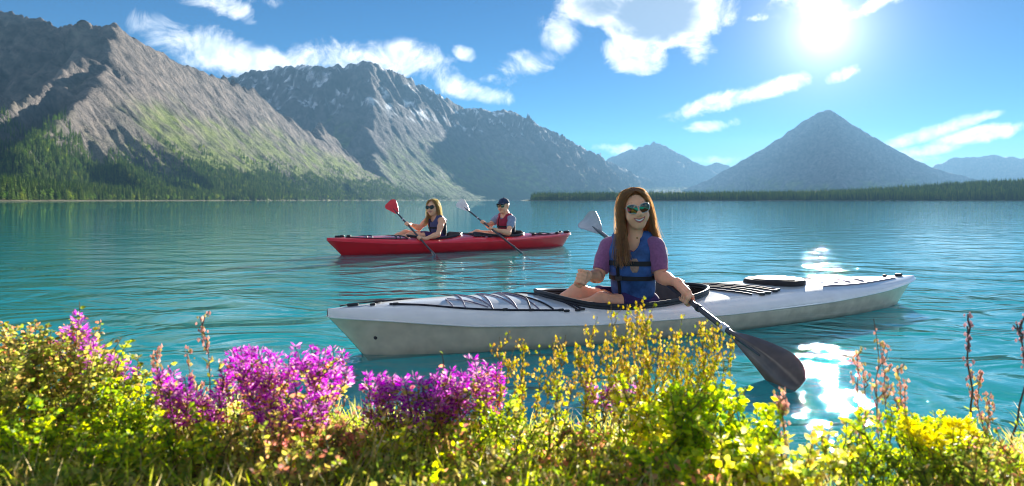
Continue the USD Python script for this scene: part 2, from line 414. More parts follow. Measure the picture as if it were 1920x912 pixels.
land('far_ridge', 2000, 4200, 10800, 12600, 40.0, [
    (A((1270, 335, 11600), (1310, 312, 11600), (1345, 306, 11600), (1365, 309, 11600), (1420, 335, 11600)), 1.6, 1.2)], 240.0, 59, 'tiny pale ridge left of the cone mountain', with_base=False, green_to=300)


def far_shore():
    xs, ys = np.arange(-60, 3200, 12.0), 1430 + 1800 * np.linspace(0, 1, 170) ** 1.6
    X, Y = np.meshgrid(xs, ys)
    tip = 40 + 60 * fbm(np.stack([X / 90, Y / 90, X * 0], -1), 3, 8)
    edge = 1500 + (fbm(np.stack([X / 120, X * 0, X * 0], -1), 4, 9) - 0.5) * 120 - np.clip(X - 500, 0, 900) * 0.12
    sd = np.minimum(Y - edge, (X - 15 - tip * 0.3) * 1.5)
    hill = 30 * np.exp(-((X - 1250) / 330) ** 2) * np.clip((Y - edge) / 300, 0, 1) + 4 * np.clip((X - 250) / 500, 0, 1) * np.clip((Y - edge) / 200, 0, 1)
    Z = np.where(sd > 0, np.minimum(sd * 0.08, 2.2) + hill + 3 * fbm(np.stack([X / 70, Y / 70, X * 0], -1), 3, 4) * np.clip(sd / 100, 0, 1), np.maximum(sd * 0.1, -3))
    C = terrain_colours(X, Y, Z, 12.0, 4, green_to=100, tree_to=120)
    v, f = grid_mesh(X, Y, Z)
    f = f[Z.ravel()[f].max(1) > -1.5]
    u, inv = np.unique(f, return_inverse=True)
    tag(obj('far_shore', (v[u], inv.reshape(-1, 3)), 'mountain', smooth=True, tint=C.reshape(-1, 3)[u], kind='structure'), 'low wooded far shore at right')
    return X, Y, Z
strip = far_shore()
usdkit.material(stage, L + 'silt', {'g': ('geometry', {}), 'n': ('noise_texture', {'scale': 0.3, 'detail': 4.0}), 'r': ('rgb_ramp', {'ramp': [(0.3, (0.012, 0.66, 0.64)), (0.7, (0.04, 0.84, 0.76))]}), 'p': ('principled_bsdf', {'roughness': 1.0, 'specular_ior_level': 0.0})},
    [('g.position', 'n.vector'), ('n.fac', 'r.fac'), ('r.color', 'p.base_color')], surface='p.BSDF')
obj('lake_bed', trimesh.creation.box([26000 - 40, 17200 - 40, 1.0]).apply_translation([0, 6600, -3.3]), 'silt', kind='structure')

# ------------------------------------------------------------------ forest
usdkit.material(stage, L + 'needles', {
    'o': ('object_info', {}), 'g': ('geometry', {}),
    'r': ('rgb_ramp', {'ramp': [(0.0, (0.035, 0.09, 0.012)), (0.5, (0.09, 0.17, 0.016)), (0.85, (0.16, 0.24, 0.022)), (1.0, (0.23, 0.28, 0.03))]}),
    'd': ('principled_bsdf', {'roughness': 0.8, 'specular_ior_level': 0.2}), 't': ('translucent_bsdf', {}), 'm': ('mix_closure', {'fac': 0.45})},
    [('o.random', 'r.fac'), ('r.color', 'd.base_color'), ('r.color', 't.color'), ('d.BSDF', 'm.closure1'), ('t.BSDF', 'm.closure2')], surface='m.closure')
simple('bark', (0.10, 0.075, 0.055), 0.9, 0.2, noise_scale=3.0, amount=0.35)


def conifer(seed, h, w, tiers, per):
    r = random.Random(seed); v, f = [], []
    for k in range(tiers):
        u = k / (tiers - 1); z = h * (0.10 + 0.86 * u); R = w * (1 - u) ** 0.8 * r.uniform(.8, 1.1) + 0.12
        for j in range(per):
            a = (j + r.uniform(-.3, .3)) / per * 2 * math.pi + k * 0.7; rr = R * r.uniform(.65, 1.15); da = math.pi / per * 1.25
            dz = -0.35 * rr; i = len(v)
            v += [(0, 0, z + h * 0.07), (rr * .55 * math.cos(a - da), rr * .55 * math.sin(a - da), z + dz * .3), (rr * math.cos(a), rr * math.sin(a), z + dz), (rr * .55 * math.cos(a + da), rr * .55 * math.sin(a + da), z + dz * .3)]
            f += [(i, i + 1, i + 2), (i, i + 2, i + 3)]
    i = len(v); v += [(0.1, 0, h * .85), (-0.1, 0.05, h * .85), (0, 0, h)]; f += [(i, i + 1, i + 2)]
    return np.array(v), np.array(f)


def broadleaf(seed, h, w, n):
    r = np.random.default_rng(seed); d = r.normal(size=(n, 3)); d /= np.linalg.norm(d, axis=1, keepdims=True)
    c = d * (r.uniform(.55, 1, (n, 1))) * [w, w, h * .36] + [0, 0, h * .6]
    c[:, :2] *= (1 - 0.35 * np.clip((c[:, 2:] / h - .5) * 2, 0, 1)); s = w * .33
    q = r.normal(size=(n, 3, 3)); q /= np.linalg.norm(q, axis=2, keepdims=True)
    v = (c[:, None] + q * s).reshape(-1, 3)
    return v, np.arange(len(v)).reshape(-1, 3)


PROTO = []
def forest_protos():
    UsdGeom.Scope.Define(stage, '/World/Looks/forest_kinds')
    for k, (v, f) in enumerate([conifer(1, 14, 2.9, 9, 7), conifer(2, 17, 2.7, 11, 7), conifer(3, 10, 2.5, 8, 6), broadleaf(4, 9, 3.2, 110)]):
        c = stage.CreateClassPrim(f'/World/Looks/forest_kinds/kind_{k}')
        c.SetTypeName('Xform')
        usdkit.mesh(stage, f'{c.GetPath()}/crown', (v, f), L + 'needles')
        usdkit.mesh(stage, f'{c.GetPath()}/trunk', trimesh.creation.cylinder(0.22, [9, 12, 7, 5][k], sections=5).apply_translation([0, 0, [4.5, 6, 3.5, 2.5][k]]), L + 'bark')
        PROTO.append(c)


def sample(field, n, seed, zmin, zmax_fn, need=lambda X, Y, Z: np.abs(X) < 0.76 * Y + 30):
    X, Y, Z = field; r = np.random.default_rng(seed); s = X[0, 1] - X[0, 0]
    ok = (Z > zmin) & (Z < zmax_fn(X, Y, Z))
    if need is not None: ok &= need(X, Y, Z)
    iy, ix = np.nonzero(ok[:-1, :-1]); 
    w = (Y[iy + 1, ix] - Y[iy, ix]) / np.maximum(Y[iy, ix], 400) ** 2.0; w /= w.sum()
    k = r.choice(len(iy), n, p=w); fx, fy = r.random(len(k)), r.random(len(k))
    i, j = iy[k], ix[k]
    z = Z[i, j] * (1 - fx) * (1 - fy) + Z[i, j + 1] * fx * (1 - fy) + Z[i + 1, j] * (1 - fx) * fy + Z[i + 1, j + 1] * fx * fy
    return np.stack([X[i, j] + fx * s, Y[i, j] + fy * (Y[i + 1, j] - Y[i, j]), z - 0.3], 1)


def scatter(name, label, P, seed, scale=(0.6, 1.25), kinds=(.34, .26, .28, .12)):
    r = np.random.default_rng(seed); n = len(P)
    pi = UsdGeom.PointInstancer.Define(stage, f'/World/{name}')
    inner = []
    for k, c in enumerate(PROTO):
        q = UsdGeom.Xform.Define(stage, f'/World/{name}/kind_{k}'); q.GetPrim().GetReferences().AddInternalReference(c.GetPath()); inner.append(q.GetPath())
    pi.CreatePrototypesRel().SetTargets(inner)
    pi.CreateProtoIndicesAttr(Vt.IntArray.FromNumpy(r.choice(4, n, p=kinds).astype(np.int32)))
    pi.CreatePositionsAttr(Vt.Vec3fArray.FromNumpy(P.astype(np.float32)))
    a = r.uniform(0, math.pi, n); o = np.zeros((n, 4), np.float16); o[:, 2] = np.sin(a); o[:, 3] = np.cos(a)
    pi.CreateOrientationsAttr(Vt.QuathArray.FromNumpy(o))
    s = r.uniform(*scale, n); sc = np.stack([s, s, s * r.uniform(.85, 1.2, n)], 1)
    pi.CreateScalesAttr(Vt.Vec3fArray.FromNumpy(sc.astype(np.float32)))
    tag(pi.GetPrim(), label, 'forest', None, 'stuff')


forest_protos()
def tree_line(X, Y, Z):
    n = fbm(np.stack([X / 140, Y / 140, X * 0], -1), 4, 71); m = fbm(np.stack([X / 30, Y / 30, X * 0], -1), 3, 72)
    return np.where(m > 0.34, 74 + 90 * (n - 0.5) + 22 * np.clip((Y - 900) / 1500, 0, 1), 45) * 1.05
scatter('forest', 'dark green conifer forest along the foot of the rocky mountain', np.vstack([sample(near, 60000, 1, 1.5, tree_line, lambda X, Y, Z: np.abs(X) < 0.74 * Y + 30), sample(near, 8000, 5, 40, lambda X, Y, Z: 125 + 190 * (fbm(np.stack([X / 90, Y / 90, X * 0], -1), 3, 73) - .5))]), 2)
scatter('far_forest', 'hazy conifer forest along the low far shore at right', sample(strip, 22000, 3, 1.0, lambda X, Y, Z: Z * 0 + 200, lambda X, Y, Z: (Y < 1900) & (X < 0.76 * Y)), 4, (0.6, 1.1), (.42, .34, .24, 0))


def shore_trees():
    """The foremost trees of the left bank, one by one."""
    r = np.random.default_rng(12); X, Y, Z = near
    n = 0
    for _ in range(4000):
        px = r.uniform(2, 470); Yw = np.interp(px, [0, 200, 400, 600], [560, 900, 1400, 2200]) + r.uniform(6, 45) * (1 + px / 300)
        x = (px - CX) / F * Yw
        i, j = int((Yw - Y[0, 0]) / 6.5), int((x - X[0, 0]) / 6.5)
        z = Z[i, j]
        if not 0.9 < z < 6: continue
        k = int(r.choice(4, p=[.3, .2, .25, .25]))
        kinds = ['spruce_tree', 'fir_tree', 'young_spruce_tree', 'birch_tree']
        labels = ['dark green spruce in the foremost row along the far left shore', 'tall slim fir in the foremost row along the far left shore', 'short spruce in the foremost row along the far left shore', 'round leafy tree in the foremost row along the far left shore']
        t = thing(kinds[k], labels[k], 'tree', (x, Yw, z - 0.2), ['spruces', 'firs', 'short spruces', 'leafy trees'][k] + ' along the far left shore')
        xx = UsdGeom.Xformable(t); xx.AddRotateZOp().Set(float(r.uniform(0, 360))); s = float(r.uniform(.7, 1.15)); xx.AddScaleOp().Set(Gf.Vec3f(s, s, s))
        t.GetReferences().AddInternalReference(PROTO[k].GetPath()); t.SetInstanceable(True)
        n += 1
        if n >= 110: break
shore_trees()

# ------------------------------------------------------------------ water
usdkit.material(stage, L + 'lake_water', {
    'g': ('geometry', {}), 'mp': ('mapping', {'scale': (0.75, 1.0, 1.0), 'rotation': (0, 0, 0.15)}),
    'n1': ('noise_texture', {'scale': 1.5, 'detail': 3.0, 'roughness': 0.5, 'distortion': 0.8}),
    'n2': ('noise_texture', {'scale': 6.5, 'detail': 6.0, 'roughness': 0.55, 'distortion': 0.9}),
    'big': ('noise_texture', {'scale': 0.10, 'detail': 4.0}),
    'amp': ('map_range', {'from_min': 0.38, 'from_max': 0.62, 'to_min': 0.2, 'to_max': 1.15, 'clamp': True}),
    'h2': ('math', {'math_type': 'multiply'}), 'h1': ('math', {'math_type': 'multiply'}), 'far': ('map_range', {'range_type': 'smoothstep', 'from_min': 2.5, 'from_max': 11.0, 'to_min': 1.0, 'to_max': 0.25, 'clamp': True}), 'am': ('math', {'math_type': 'multiply'}), 'sp': ('separate_xyz', {}),
    'b1': ('bump', {'strength': 1.0, 'distance': 0.10}), 'b2': ('bump', {'strength': 1.0, 'distance': 0.013}),
    'f': ('fresnel', {'IOR': 1.33}), 'df': ('diffuse_bsdf', {'color': (0.03, 0.62, 0.60)}), 'md': ('mix_closure', {'fac': 0.38}), 'gl': ('glossy_bsdf', {'roughness': 0.0, 'color': (0.90, 0.97, 1.0)}), 'tr': ('transparent_bsdf', {'color': (0.90, 1.0, 0.985)}),
    'mc': ('mix_closure', {})},
    [('g.position', 'mp.vector'), ('mp.vector', 'n1.vector'), ('mp.vector', 'n2.vector'), ('g.position', 'big.vector'), ('big.fac', 'amp.value'), ('g.position', 'sp.vector'), ('sp.y', 'far.value'), ('far.result', 'am.value1'), ('amp.result', 'am.value2'), ('am.value', 'h2.value1'), ('far.result', 'h1.value1'), ('n1.fac', 'h1.value2'), ('n2.fac', 'h2.value2'),
     ('h1.value', 'b1.height'), ('h2.value', 'b2.height'), ('b1.normal', 'b2.normal'), ('b2.normal', 'gl.normal'), ('b2.normal', 'f.normal'), ('f.fac', 'mc.fac'), ('tr.BSDF', 'md.closure1'), ('df.BSDF', 'md.closure2'), ('md.closure', 'mc.closure1'), ('gl.BSDF', 'mc.closure2')], surface='mc.closure')
def lake():
    g = lambda n, p: np.sign(np.linspace(-1, 1, n)) * np.abs(np.linspace(-1, 1, n)) ** p
    xs = g(81, 3) * 8500; ys = np.linspace(0, 1, 81) ** 3 * 9000 + 1.2
    X, Y = np.meshgrid(xs, ys)
    tag(obj('lake', grid_mesh(X, Y, X * 0), 'lake_water', smooth=True, kind='structure'), 'turquoise rippled lake water')
lake()

# ------------------------------------------------------------------ soft bodies
def cone(a, b, ra, rb=None):
    return ('c', np.asarray(a, float), np.asarray(b, float), ra, ra if rb is None else rb)


def ell(c, r, R=None):
    return ('e', np.asarray(c, float), np.asarray(r, float), np.eye(3) if R is None else np.asarray(R, float))


def past(p, d, r=.1):
    """Everything beyond p along d, within r: cuts a sleeve or a leg of shorts off square."""
    p, d = np.asarray(p, float), np.asarray(d, float); return ('h', p, d / np.linalg.norm(d), r)


def chain(pts, radii):
    return [cone(pts[k], pts[k + 1], radii[k], radii[k + 1]) for k in range(len(pts) - 1)]


def move_prims(prims, R, t):
    out = []
    for p in prims:
        if p[0] == 'c': out.append(('c', R @ p[1] + t, R @ p[2] + t, p[3], p[4]))
        else: out.append(('e', R @ p[1] + t, p[2], R @ p[3]))
    return out


def p_box(p):
    if p[0] == 'h': return p[1] - .09, p[1] + .09
    if p[0] == 'c':
        r = max(p[3], p[4]); return np.minimum(p[1], p[2]) - r, np.maximum(p[1], p[2]) + r
    r = p[2].max(); return p[1] - r, p[1] + r


def p_dist(p, X):
    if p[0] == 'h': return np.maximum(-((X - p[1]) @ p[2]), np.linalg.norm(X - p[1], axis=-1) - p[3])
    if p[0] == 'c':
        ab = p[2] - p[1]; q = X - p[1]; h = np.clip(q @ ab / max(ab @ ab, 1e-12), 0, 1)
        return np.linalg.norm(q - h[..., None] * ab, axis=-1) - (p[3] + (p[4] - p[3]) * h)
    q = (X - p[1]) @ p[3]
    k0 = np.linalg.norm(q / p[2], axis=-1); k1 = np.linalg.norm(q / p[2] ** 2, axis=-1)
    return k0 * (k0 - 1) / np.maximum(k1, 1e-9)


def soft(groups, res, cuts=(), k2=0.008, clip=None):
    """One smooth surface around groups [(blend radius, primitives)]; cuts are carved out of it."""
    allp = [p for _, g in groups for p in g]
    lo = np.min([p_box(p)[0] for p in allp], 0) - 0.03; hi = np.max([p_box(p)[1] for p in allp], 0) + 0.03
    n = np.ceil((hi - lo) / res).astype(int) + 1
    ax = [lo[i] + res * np.arange(n[i]) for i in range(3)]
    total = np.zeros(n)
    def add(acc, p, k):
        a, b = p_box(p); m = 7 * k + res
        sl = tuple(slice(max(int((a[i] - m - lo[i]) / res), 0), max(int((b[i] + m - lo[i]) / res) + 2, 1)) for i in range(3))
        X = np.stack(np.meshgrid(*[ax[i][sl[i]] for i in range(3)], indexing='ij'), -1)
        acc[sl] += np.exp(-np.clip(p_dist(p, X), -1, 1) / k)
    for k, g in groups:
        acc = np.zeros(n)
        for p in g: add(acc, p, k)
        d = -k * np.log(acc + 1e-30)
        total += np.exp(-np.clip(d, -.5, .5) / k2)
    D = -k2 * np.log(total + 1e-30)
    D = np.clip(D, -0.05, 0.05)
    if cuts or clip is not None:
        X = np.stack(np.meshgrid(*ax, indexing='ij'), -1)
        for c in cuts: D = np.maximum(D, -p_dist(c, X))
        if clip is not None: D = np.maximum(D, clip(X))
    return surface_net(D, lo, res)


def surface_net(D, lo, res):
    s = D < 0
    nx, ny, nz = D.shape
    cnt = np.zeros((nx - 1, ny - 1, nz - 1)); pos = np.zeros((nx - 1, ny - 1, nz - 1, 3))
    corner = [(i, j, k) for i in (0, 1) for j in (0, 1) for k in (0, 1)]
    cell = lambda A, c: A[c[0]:nx - 1 + c[0], c[1]:ny - 1 + c[1], c[2]:nz - 1 + c[2]]
    for a in corner:
        for i in range(3):
            if a[i]: continue
            b = list(a); b[i] = 1
            da, db = cell(D, a), cell(D, b); m = (da < 0) != (db < 0)
            t = np.where(m, da / np.where(m, da - db, 1), 0)
            for q in range(3): pos[..., q] += m * (a[q] + (t if q == i else 0))
            cnt += m
    on = cnt > 0; idx = np.full(on.shape, -1); idx[on] = np.arange(on.sum())
    I = np.argwhere(on); v = lo + res * (I + pos[on] / cnt[on][:, None])
    F_ = []
    for i in range(3):
        u, w = (i + 1) % 3, (i + 2) % 3
        sa = [slice(None)] * 3; sb = [slice(None)] * 3; sa[i] = slice(0, -1); sb[i] = slice(1, None)
        e = s[tuple(sa)] != s[tuple(sb)]; P = np.argwhere(e)
        P = P[(P[:, u] > 0) & (P[:, w] > 0) & (P[:, u] < D.shape[u] - 1) & (P[:, w] < D.shape[w] - 1)]
        q = []
        for du, dw in ((-1, -1), (0, -1), (0, 0), (-1, 0)):
            c = P.copy(); c[:, u] += du; c[:, w] += dw; q.append(idx[c[:, 0], c[:, 1], c[:, 2]])
        q = np.stack(q, 1); flip = ~s[P[:, 0], P[:, 1], P[:, 2]]
        q[flip] = q[flip][:, ::-1]; F_.append(q)
    q = np.vstack(F_)
    a, b = np.concatenate([q[:, 0], q[:, 1], q[:, 2], q[:, 3]]), np.concatenate([q[:, 1], q[:, 2], q[:, 3], q[:, 0]])
    W = sparse.coo_matrix((np.ones(2 * len(a)), (np.concatenate([a, b]), np.concatenate([b, a]))), (len(v), len(v))).tocsr()
    deg = np.maximum(np.asarray(W.sum(1)), 1e-9); alone = (np.asarray(W.sum(1)) < .5).ravel()
    for _ in range(4):
        for lam in (0.5, -0.53):
            d = (W @ v) / deg - v; d[alone] = 0; v = v + lam * d
    return trimesh.Trimesh(v, np.vstack([q[:, [0, 1, 2]], q[:, [0, 2, 3]]]), process=False)


def hit(m, o, d):
    """First point where the ray o + t d meets the mesh."""
    o, d = np.asarray(o, float), np.asarray(d, float); T = m.triangles
    e1, e2 = T[:, 1] - T[:, 0], T[:, 2] - T[:, 0]; h = np.cross(d, e2); a = (e1 * h).sum(1)
    ok = np.abs(a) > 1e-14; f = 1 / np.where(ok, a, 1); s = o - T[:, 0]; u = f * (s * h).sum(1)
    q = np.cross(s, e1); v = f * (q @ d); t = f * (e2 * q).sum(1)
    ok &= (u >= -1e-6) & (v >= -1e-6) & (u + v <= 1 + 1e-6) & (t > 1e-4)
    return o + d * t[ok].min() if ok.any() else None


# ------------------------------------------------------------------ materials of boats and people
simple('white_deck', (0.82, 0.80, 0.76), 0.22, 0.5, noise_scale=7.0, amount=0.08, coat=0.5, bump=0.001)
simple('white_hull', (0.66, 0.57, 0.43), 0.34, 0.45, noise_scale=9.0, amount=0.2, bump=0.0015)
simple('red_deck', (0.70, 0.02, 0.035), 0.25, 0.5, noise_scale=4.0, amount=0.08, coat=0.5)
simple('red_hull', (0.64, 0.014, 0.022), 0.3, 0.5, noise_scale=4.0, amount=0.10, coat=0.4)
simple('black_rubber', (0.018, 0.018, 0.022), 0.45, 0.5, noise_scale=20, amount=0.3)
simple('hatch_rubber', (0.03, 0.024, 0.026), 0.65, 0.2, noise_scale=30, amount=0.3, bump=0.002)
simple('cockpit_liner', (0.05, 0.045, 0.045), 0.6, 0.3, noise_scale=12, amount=0.3)
simple('deck_cord', (0.02, 0.02, 0.03), 0.6, 0.3)
simple('pale_cord', (0.20, 0.18, 0.26), 0.6, 0.3)
simple('carbon_shaft', (0.03, 0.03, 0.035), 0.28, 0.5, noise_scale=40, amount=0.4, coat=0.5)
simple('smoke_blade', (0.075, 0.054, 0.04), 0.25, 0.5, noise_scale=9, amount=0.45, coat=0.5)
simple('pale_blade', (0.36, 0.38, 0.40), 0.3, 0.5, noise_scale=12, amount=0.2)
simple('red_blade', (0.72, 0.02, 0.03), 0.35, 0.5, noise_scale=10, amount=0.15)
simple('white_blade', (0.66, 0.66, 0.64), 0.35, 0.5, noise_scale=10, amount=0.15)
simple('paddle_ring', (0.55, 0.56, 0.60), 0.3, 0.5)
simple('skin', (0.78, 0.39, 0.225), 0.46, 0.4, noise_scale=25, amount=0.07, subsurface_weight=0.12, subsurface_scale=0.01)
simple('lips', (0.50, 0.14, 0.13), 0.35, 0.5)
simple('mouth_dark', (0.10, 0.02, 0.02), 0.6, 0.3)
simple('teeth', (0.85, 0.82, 0.76), 0.25, 0.5)
simple('purple_cloth', (0.25, 0.09, 0.20), 0.85, 0.2, noise_scale=60, amount=0.22, bump=0.002, sheen=0.3)
simple('grey_cloth', (0.25, 0.29, 0.40), 0.85, 0.2, noise_scale=40, amount=0.2)
simple('blue_vest', (0.03, 0.085, 0.25), 0.6, 0.35, noise_scale=14, amount=0.6, bump=0.006)
simple('violet_vest', (0.07, 0.07, 0.16), 0.65, 0.3, noise_scale=22, amount=0.3, bump=0.004)
simple('crimson_vest', (0.33, 0.02, 0.05), 0.65, 0.3, noise_scale=22, amount=0.3, bump=0.004)
simple('dark_vest', (0.014, 0.016, 0.028), 0.7, 0.3, noise_scale=22, amount=0.3)
simple('strap', (0.012, 0.012, 0.016), 0.6, 0.3)
simple('shorts', (0.05, 0.03, 0.11), 0.85, 0.2, noise_scale=40, amount=0.3)
simple('orange_patch', (0.55, 0.09, 0.02), 0.7, 0.3)
simple('vest_print', (0.36, 0.22, 0.16), 0.7, 0.3, noise_scale=60, amount=0.5)
simple('cap_cloth', (0.035, 0.045, 0.09), 0.8, 0.2, noise_scale=40, amount=0.3)
simple('frame_black', (0.02, 0.018, 0.02), 0.25, 0.5)
simple('frame_silver', (0.55, 0.53, 0.50), 0.25, 0.5, metallic=0.9)
simple('mirror_lens', (0.17, 0.145, 0.11), 0.05, 0.5, metallic=1.0)
simple('dark_lens', (0.015, 0.014, 0.014), 0.1, 0.6)
simple('gold', (0.8, 0.5, 0.2), 0.25, 0.5, metallic=1.0)
for nm, c0, c1 in (('brown_hair', (0.14, 0.062, 0.028), (0.38, 0.18, 0.075)), ('auburn_hair', (0.26, 0.11, 0.04), (0.50, 0.26, 0.10)), ('dark_hair', (0.02, 0.014, 0.010), (0.05, 0.03, 0.02))):
    usdkit.material(stage, L + nm, {'g': ('geometry', {}), 'n': ('noise_texture', {'scale': 60.0, 'detail': 3.0}), 'r': ('rgb_ramp', {'ramp': [(0.3, c0), (0.7, c1)]}),
        'p': ('principled_bsdf', {'roughness': 0.38, 'specular_ior_level': 0.5}), 't': ('translucent_bsdf', {'color': tuple(min(1, 3.2 * x) for x in c1)}), 'm': ('mix_closure', {'fac': 0.35})},
        [('g.position', 'n.vector'), ('n.fac', 'r.fac'), ('r.color', 'p.base_color'), ('p.BSDF', 'm.closure1'), ('t.BSDF', 'm.closure2')], surface='m.closure')

# ------------------------------------------------------------------ kayaks
class Kayak:
    """Local x runs from the bow tip to the stern tip, y to the far side, z up from the water."""
    def __init__(s, B, S, bow, stern, zd, zs, beam, cockpits, mats):
        B, S = np.array(B[:2]), np.array(S[:2]); s.u = (S - B) / np.linalg.norm(S - B); s.v = np.array([-s.u[1], s.u[0]])
        s.bow, s.stern, s.L = bow, stern, np.linalg.norm(S - B) + bow + stern
        s.o = B - bow * s.u; s.zd, s.zs, s.beam, s.cockpits, s.mats = np.array(zd), np.array(zs), beam, cockpits, mats
        s.M = np.eye(4); s.M[:2, 0] = s.u; s.M[:2, 1] = s.v
    def b(s, x): return s.beam * np.maximum(1 - np.abs(2 * np.clip(x / s.L, 0, 1) ** 0.97 - 1) ** 2.3, 0) ** 0.80 + 0.011
    def zs_(s, x): return np.interp(x, s.zs[:, 0] * s.L, s.zs[:, 1])
    def zd_(s, x):
        xs = np.linspace(0, s.L, 80); z = gaussian_filter(np.interp(xs, s.zd[:, 0] * s.L, s.zd[:, 1]), 2.0, mode='nearest'); return np.interp(x, xs, z)
    def deck(s, x, f):
        """The deck at x, f of the half beam away from the middle line (negative is the near side)."""
        x, f = np.broadcast_arrays(np.asarray(x, float), np.asarray(f, float))
        zs, zd = s.zs_(x), s.zd_(x)
        z = zs + (zd - zs) * np.maximum(1 - np.abs(f) ** 2.6, 0) ** 0.62
        return np.stack([x, f * s.b(x), z], -1)
    def world(s, p):
        p = np.asarray(p, float); return np.stack([s.o[0] + p[..., 0] * s.u[0] + p[..., 1] * s.v[0], s.o[1] + p[..., 0] * s.u[1] + p[..., 1] * s.v[1], p[..., 2]], -1)
    def inside(s, x, y):
        """Negative inside a cockpit opening."""
        out = np.full(np.shape(x), 9.0)
        for cx, cy, a, b in s.cockpits: out = np.minimum(out, (np.abs((x - cx) / a) ** 2.3 + np.abs((y - cy) / (b * (1 - 0.14 * (x - cx) / a))) ** 2.3) - 1)
        return out
    def build(s, name, label, group=None):
        s.root = t = thing(name, label, 'kayak', (s.o[0], s.o[1], 0), group)
        UsdGeom.Xformable(t).AddRotateZOp().Set(math.degrees(math.atan2(s.u[1], s.u[0])))
        n = 161; tt = np.linspace(0, 1, n); xs = s.L * (0.5 - 0.5 * np.cos(np.pi * tt)) * .6 + s.L * tt * .4
        # hull below the seam; lower points are shortened by the raked stems
        rows = []
        for fz, fy in ((1.0, 1.0), (0.80, 0.995), (0.55, 0.965), (0.25, 0.92), (0.0, 0.87), (-0.35, 0.74), (-0.7, 0.5), (-1.0, 0.22), (-1.08, 0.0)):
            z = np.where(fz >= 0, s.zs_(xs) * fz, 0.035 * fz)
            q = np.clip((0.2 - z) / 0.2, 0, 1.4)
            xb = s.bow * q ** 0.9; xe = s.L - s.stern * q ** 0.9
            x = xb + (xe - xb) * xs / s.L
            rows.append(np.stack([x, fy * s.b(xs) * (1 - 0.35 * (fz < 0.6) * np.exp(-np.minimum(xs, s.L - xs) / 0.12) * 0), z], -1))
        half = np.array(rows)
        full = np.vstack([half * [1, -1, 1], half[::-1][1:]])
        v, f = grid_mesh(full[..., 0], full[..., 1], full[..., 2]); m = trimesh.Trimesh(v, f[:, ::-1], process=False)
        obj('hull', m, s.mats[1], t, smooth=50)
        # deck, open at the cockpits
        fr = np.sin(np.linspace(-1, 1, 71) * np.pi / 2); nd = 420; xd = s.L * (0.5 - 0.5 * np.cos(np.pi * np.linspace(0, 1, nd))) * .25 + s.L * np.linspace(0, 1, nd) * .75
        X, Fq = np.meshgrid(xd, fr); P = s.deck(X, Fq)
        v, f = grid_mesh(P[..., 0], P[..., 1], P[..., 2]); ins = s.inside(v[:, 0], v[:, 1])
        m = trimesh.Trimesh(v, f, process=False); m.update_faces((ins[f] > 0).any(1)); m.remove_unreferenced_vertices()
        obj('deck', m, s.mats[0], t, smooth=60)
        q = s.deck(xd, 1.0); line = lambda sg: np.stack([q[:, 0], sg * (q[:, 1] + .001), q[:, 2] - .002], -1)
        for sg in (-1, 1): obj('seam', tube(line(sg), 0.005, 6), s.mats[0], t, smooth=True)
        for cx, cy, a, b in s.cockpits:
            th = np.linspace(0, 2 * np.pi, 90, endpoint=False); c, sn = np.cos(th), np.sin(th); e = 2 / 2.3
            rx = cx + a * np.sign(c) * np.abs(c) ** e; ry = cy + b * (1 - 0.14 * np.sign(c) * np.abs(c) ** e) * np.sign(sn) * np.abs(sn) ** e
            rz = s.deck(rx, ry / s.b(rx))[:, 2]
            ring = np.stack([rx, ry, rz], -1)
            lip = cat_([tube(ring + [0, 0, .022], 0.0115, 8, close=True), tube(ring + [0, 0, .006], 0.010, 8, close=True)])
            obj('coaming', lip, 'black_rubber', t, smooth=True)
            wall = []
            for k, (g, dz) in enumerate(((1.0, 0.012), (1.0, -0.04), (1.02, -0.10), (0.95, -0.20), (0.6, -0.225), (0.0, -0.23))):
                wall.append(np.stack([cx + (rx - cx) * g, cy + (ry - cy) * g, np.maximum(rz + dz, 0.012 if g > 0 else 0.01)], -1))
            W = np.array(wall); W = np.concatenate([W, W[:, :1]], 1)
            v, f = grid_mesh(W[..., 0], W[..., 1], W[..., 2]); obj('cockpit_liner', (v, f), 'cockpit_liner', t, smooth=True)
        return t
    def line(s, pts, r, mat='deck_cord', name='deck_cord', n=None, lift=0.004):
        """A cord over the deck through points (x, share of the half beam)."""
        p = np.array(pts, float); p = spline(p, n) if n else np.vstack([p[:1]] + [np.linspace(a, b, 9)[1:] for a, b in zip(p[:-1], p[1:])])
        obj(name, tube(s.deck(p[:, 0], p[:, 1]) + [0, 0, lift], r, 6), mat, s.root, smooth=True)
    def fitting(s, x, f, size=(0.035, 0.016, 0.014), name='deck_fitting', mat='black_rubber'):
        m = manifold3d.Manifold.batch_hull([manifold3d.Manifold.sphere(size[2] / 2, 10).translate([sx * (size[0] - size[2]) / 2, sy * (size[1] - size[2]) / 2 if size[1] > size[2] else 0, 0]) for sx in (-1, 1) for sy in (-1, 1)])
        p = s.deck(x, f); obj(name, m.translate([float(p[0]), float(p[1]), float(p[2]) + size[2] * .4]), mat, s.root, smooth=40)


ZD = [(0, .238), (.05, .252), (.14, .258), (.24, .25), (.29, .225), (.40, .205), (.50, .212), (.60, .225), (.70, .222), (.85, .205), (.95, .20), (1, .198)]
ZS = [(0, .205), (.06, .185), (.15, .145), (.3, .118), (.5, .115), (.7, .125), (.85, .145), (1, .178)]
white = Kayak(on_water(680, 664), on_water(1680, 567), 0.178, 0.206, ZD, ZS, 0.41, [(1.78, -0.04, 0.585, 0.285)], ('white_deck', 'white_hull'))
white.build('white_kayak', 'white touring kayak with black coaming lying close to the flowery bank')


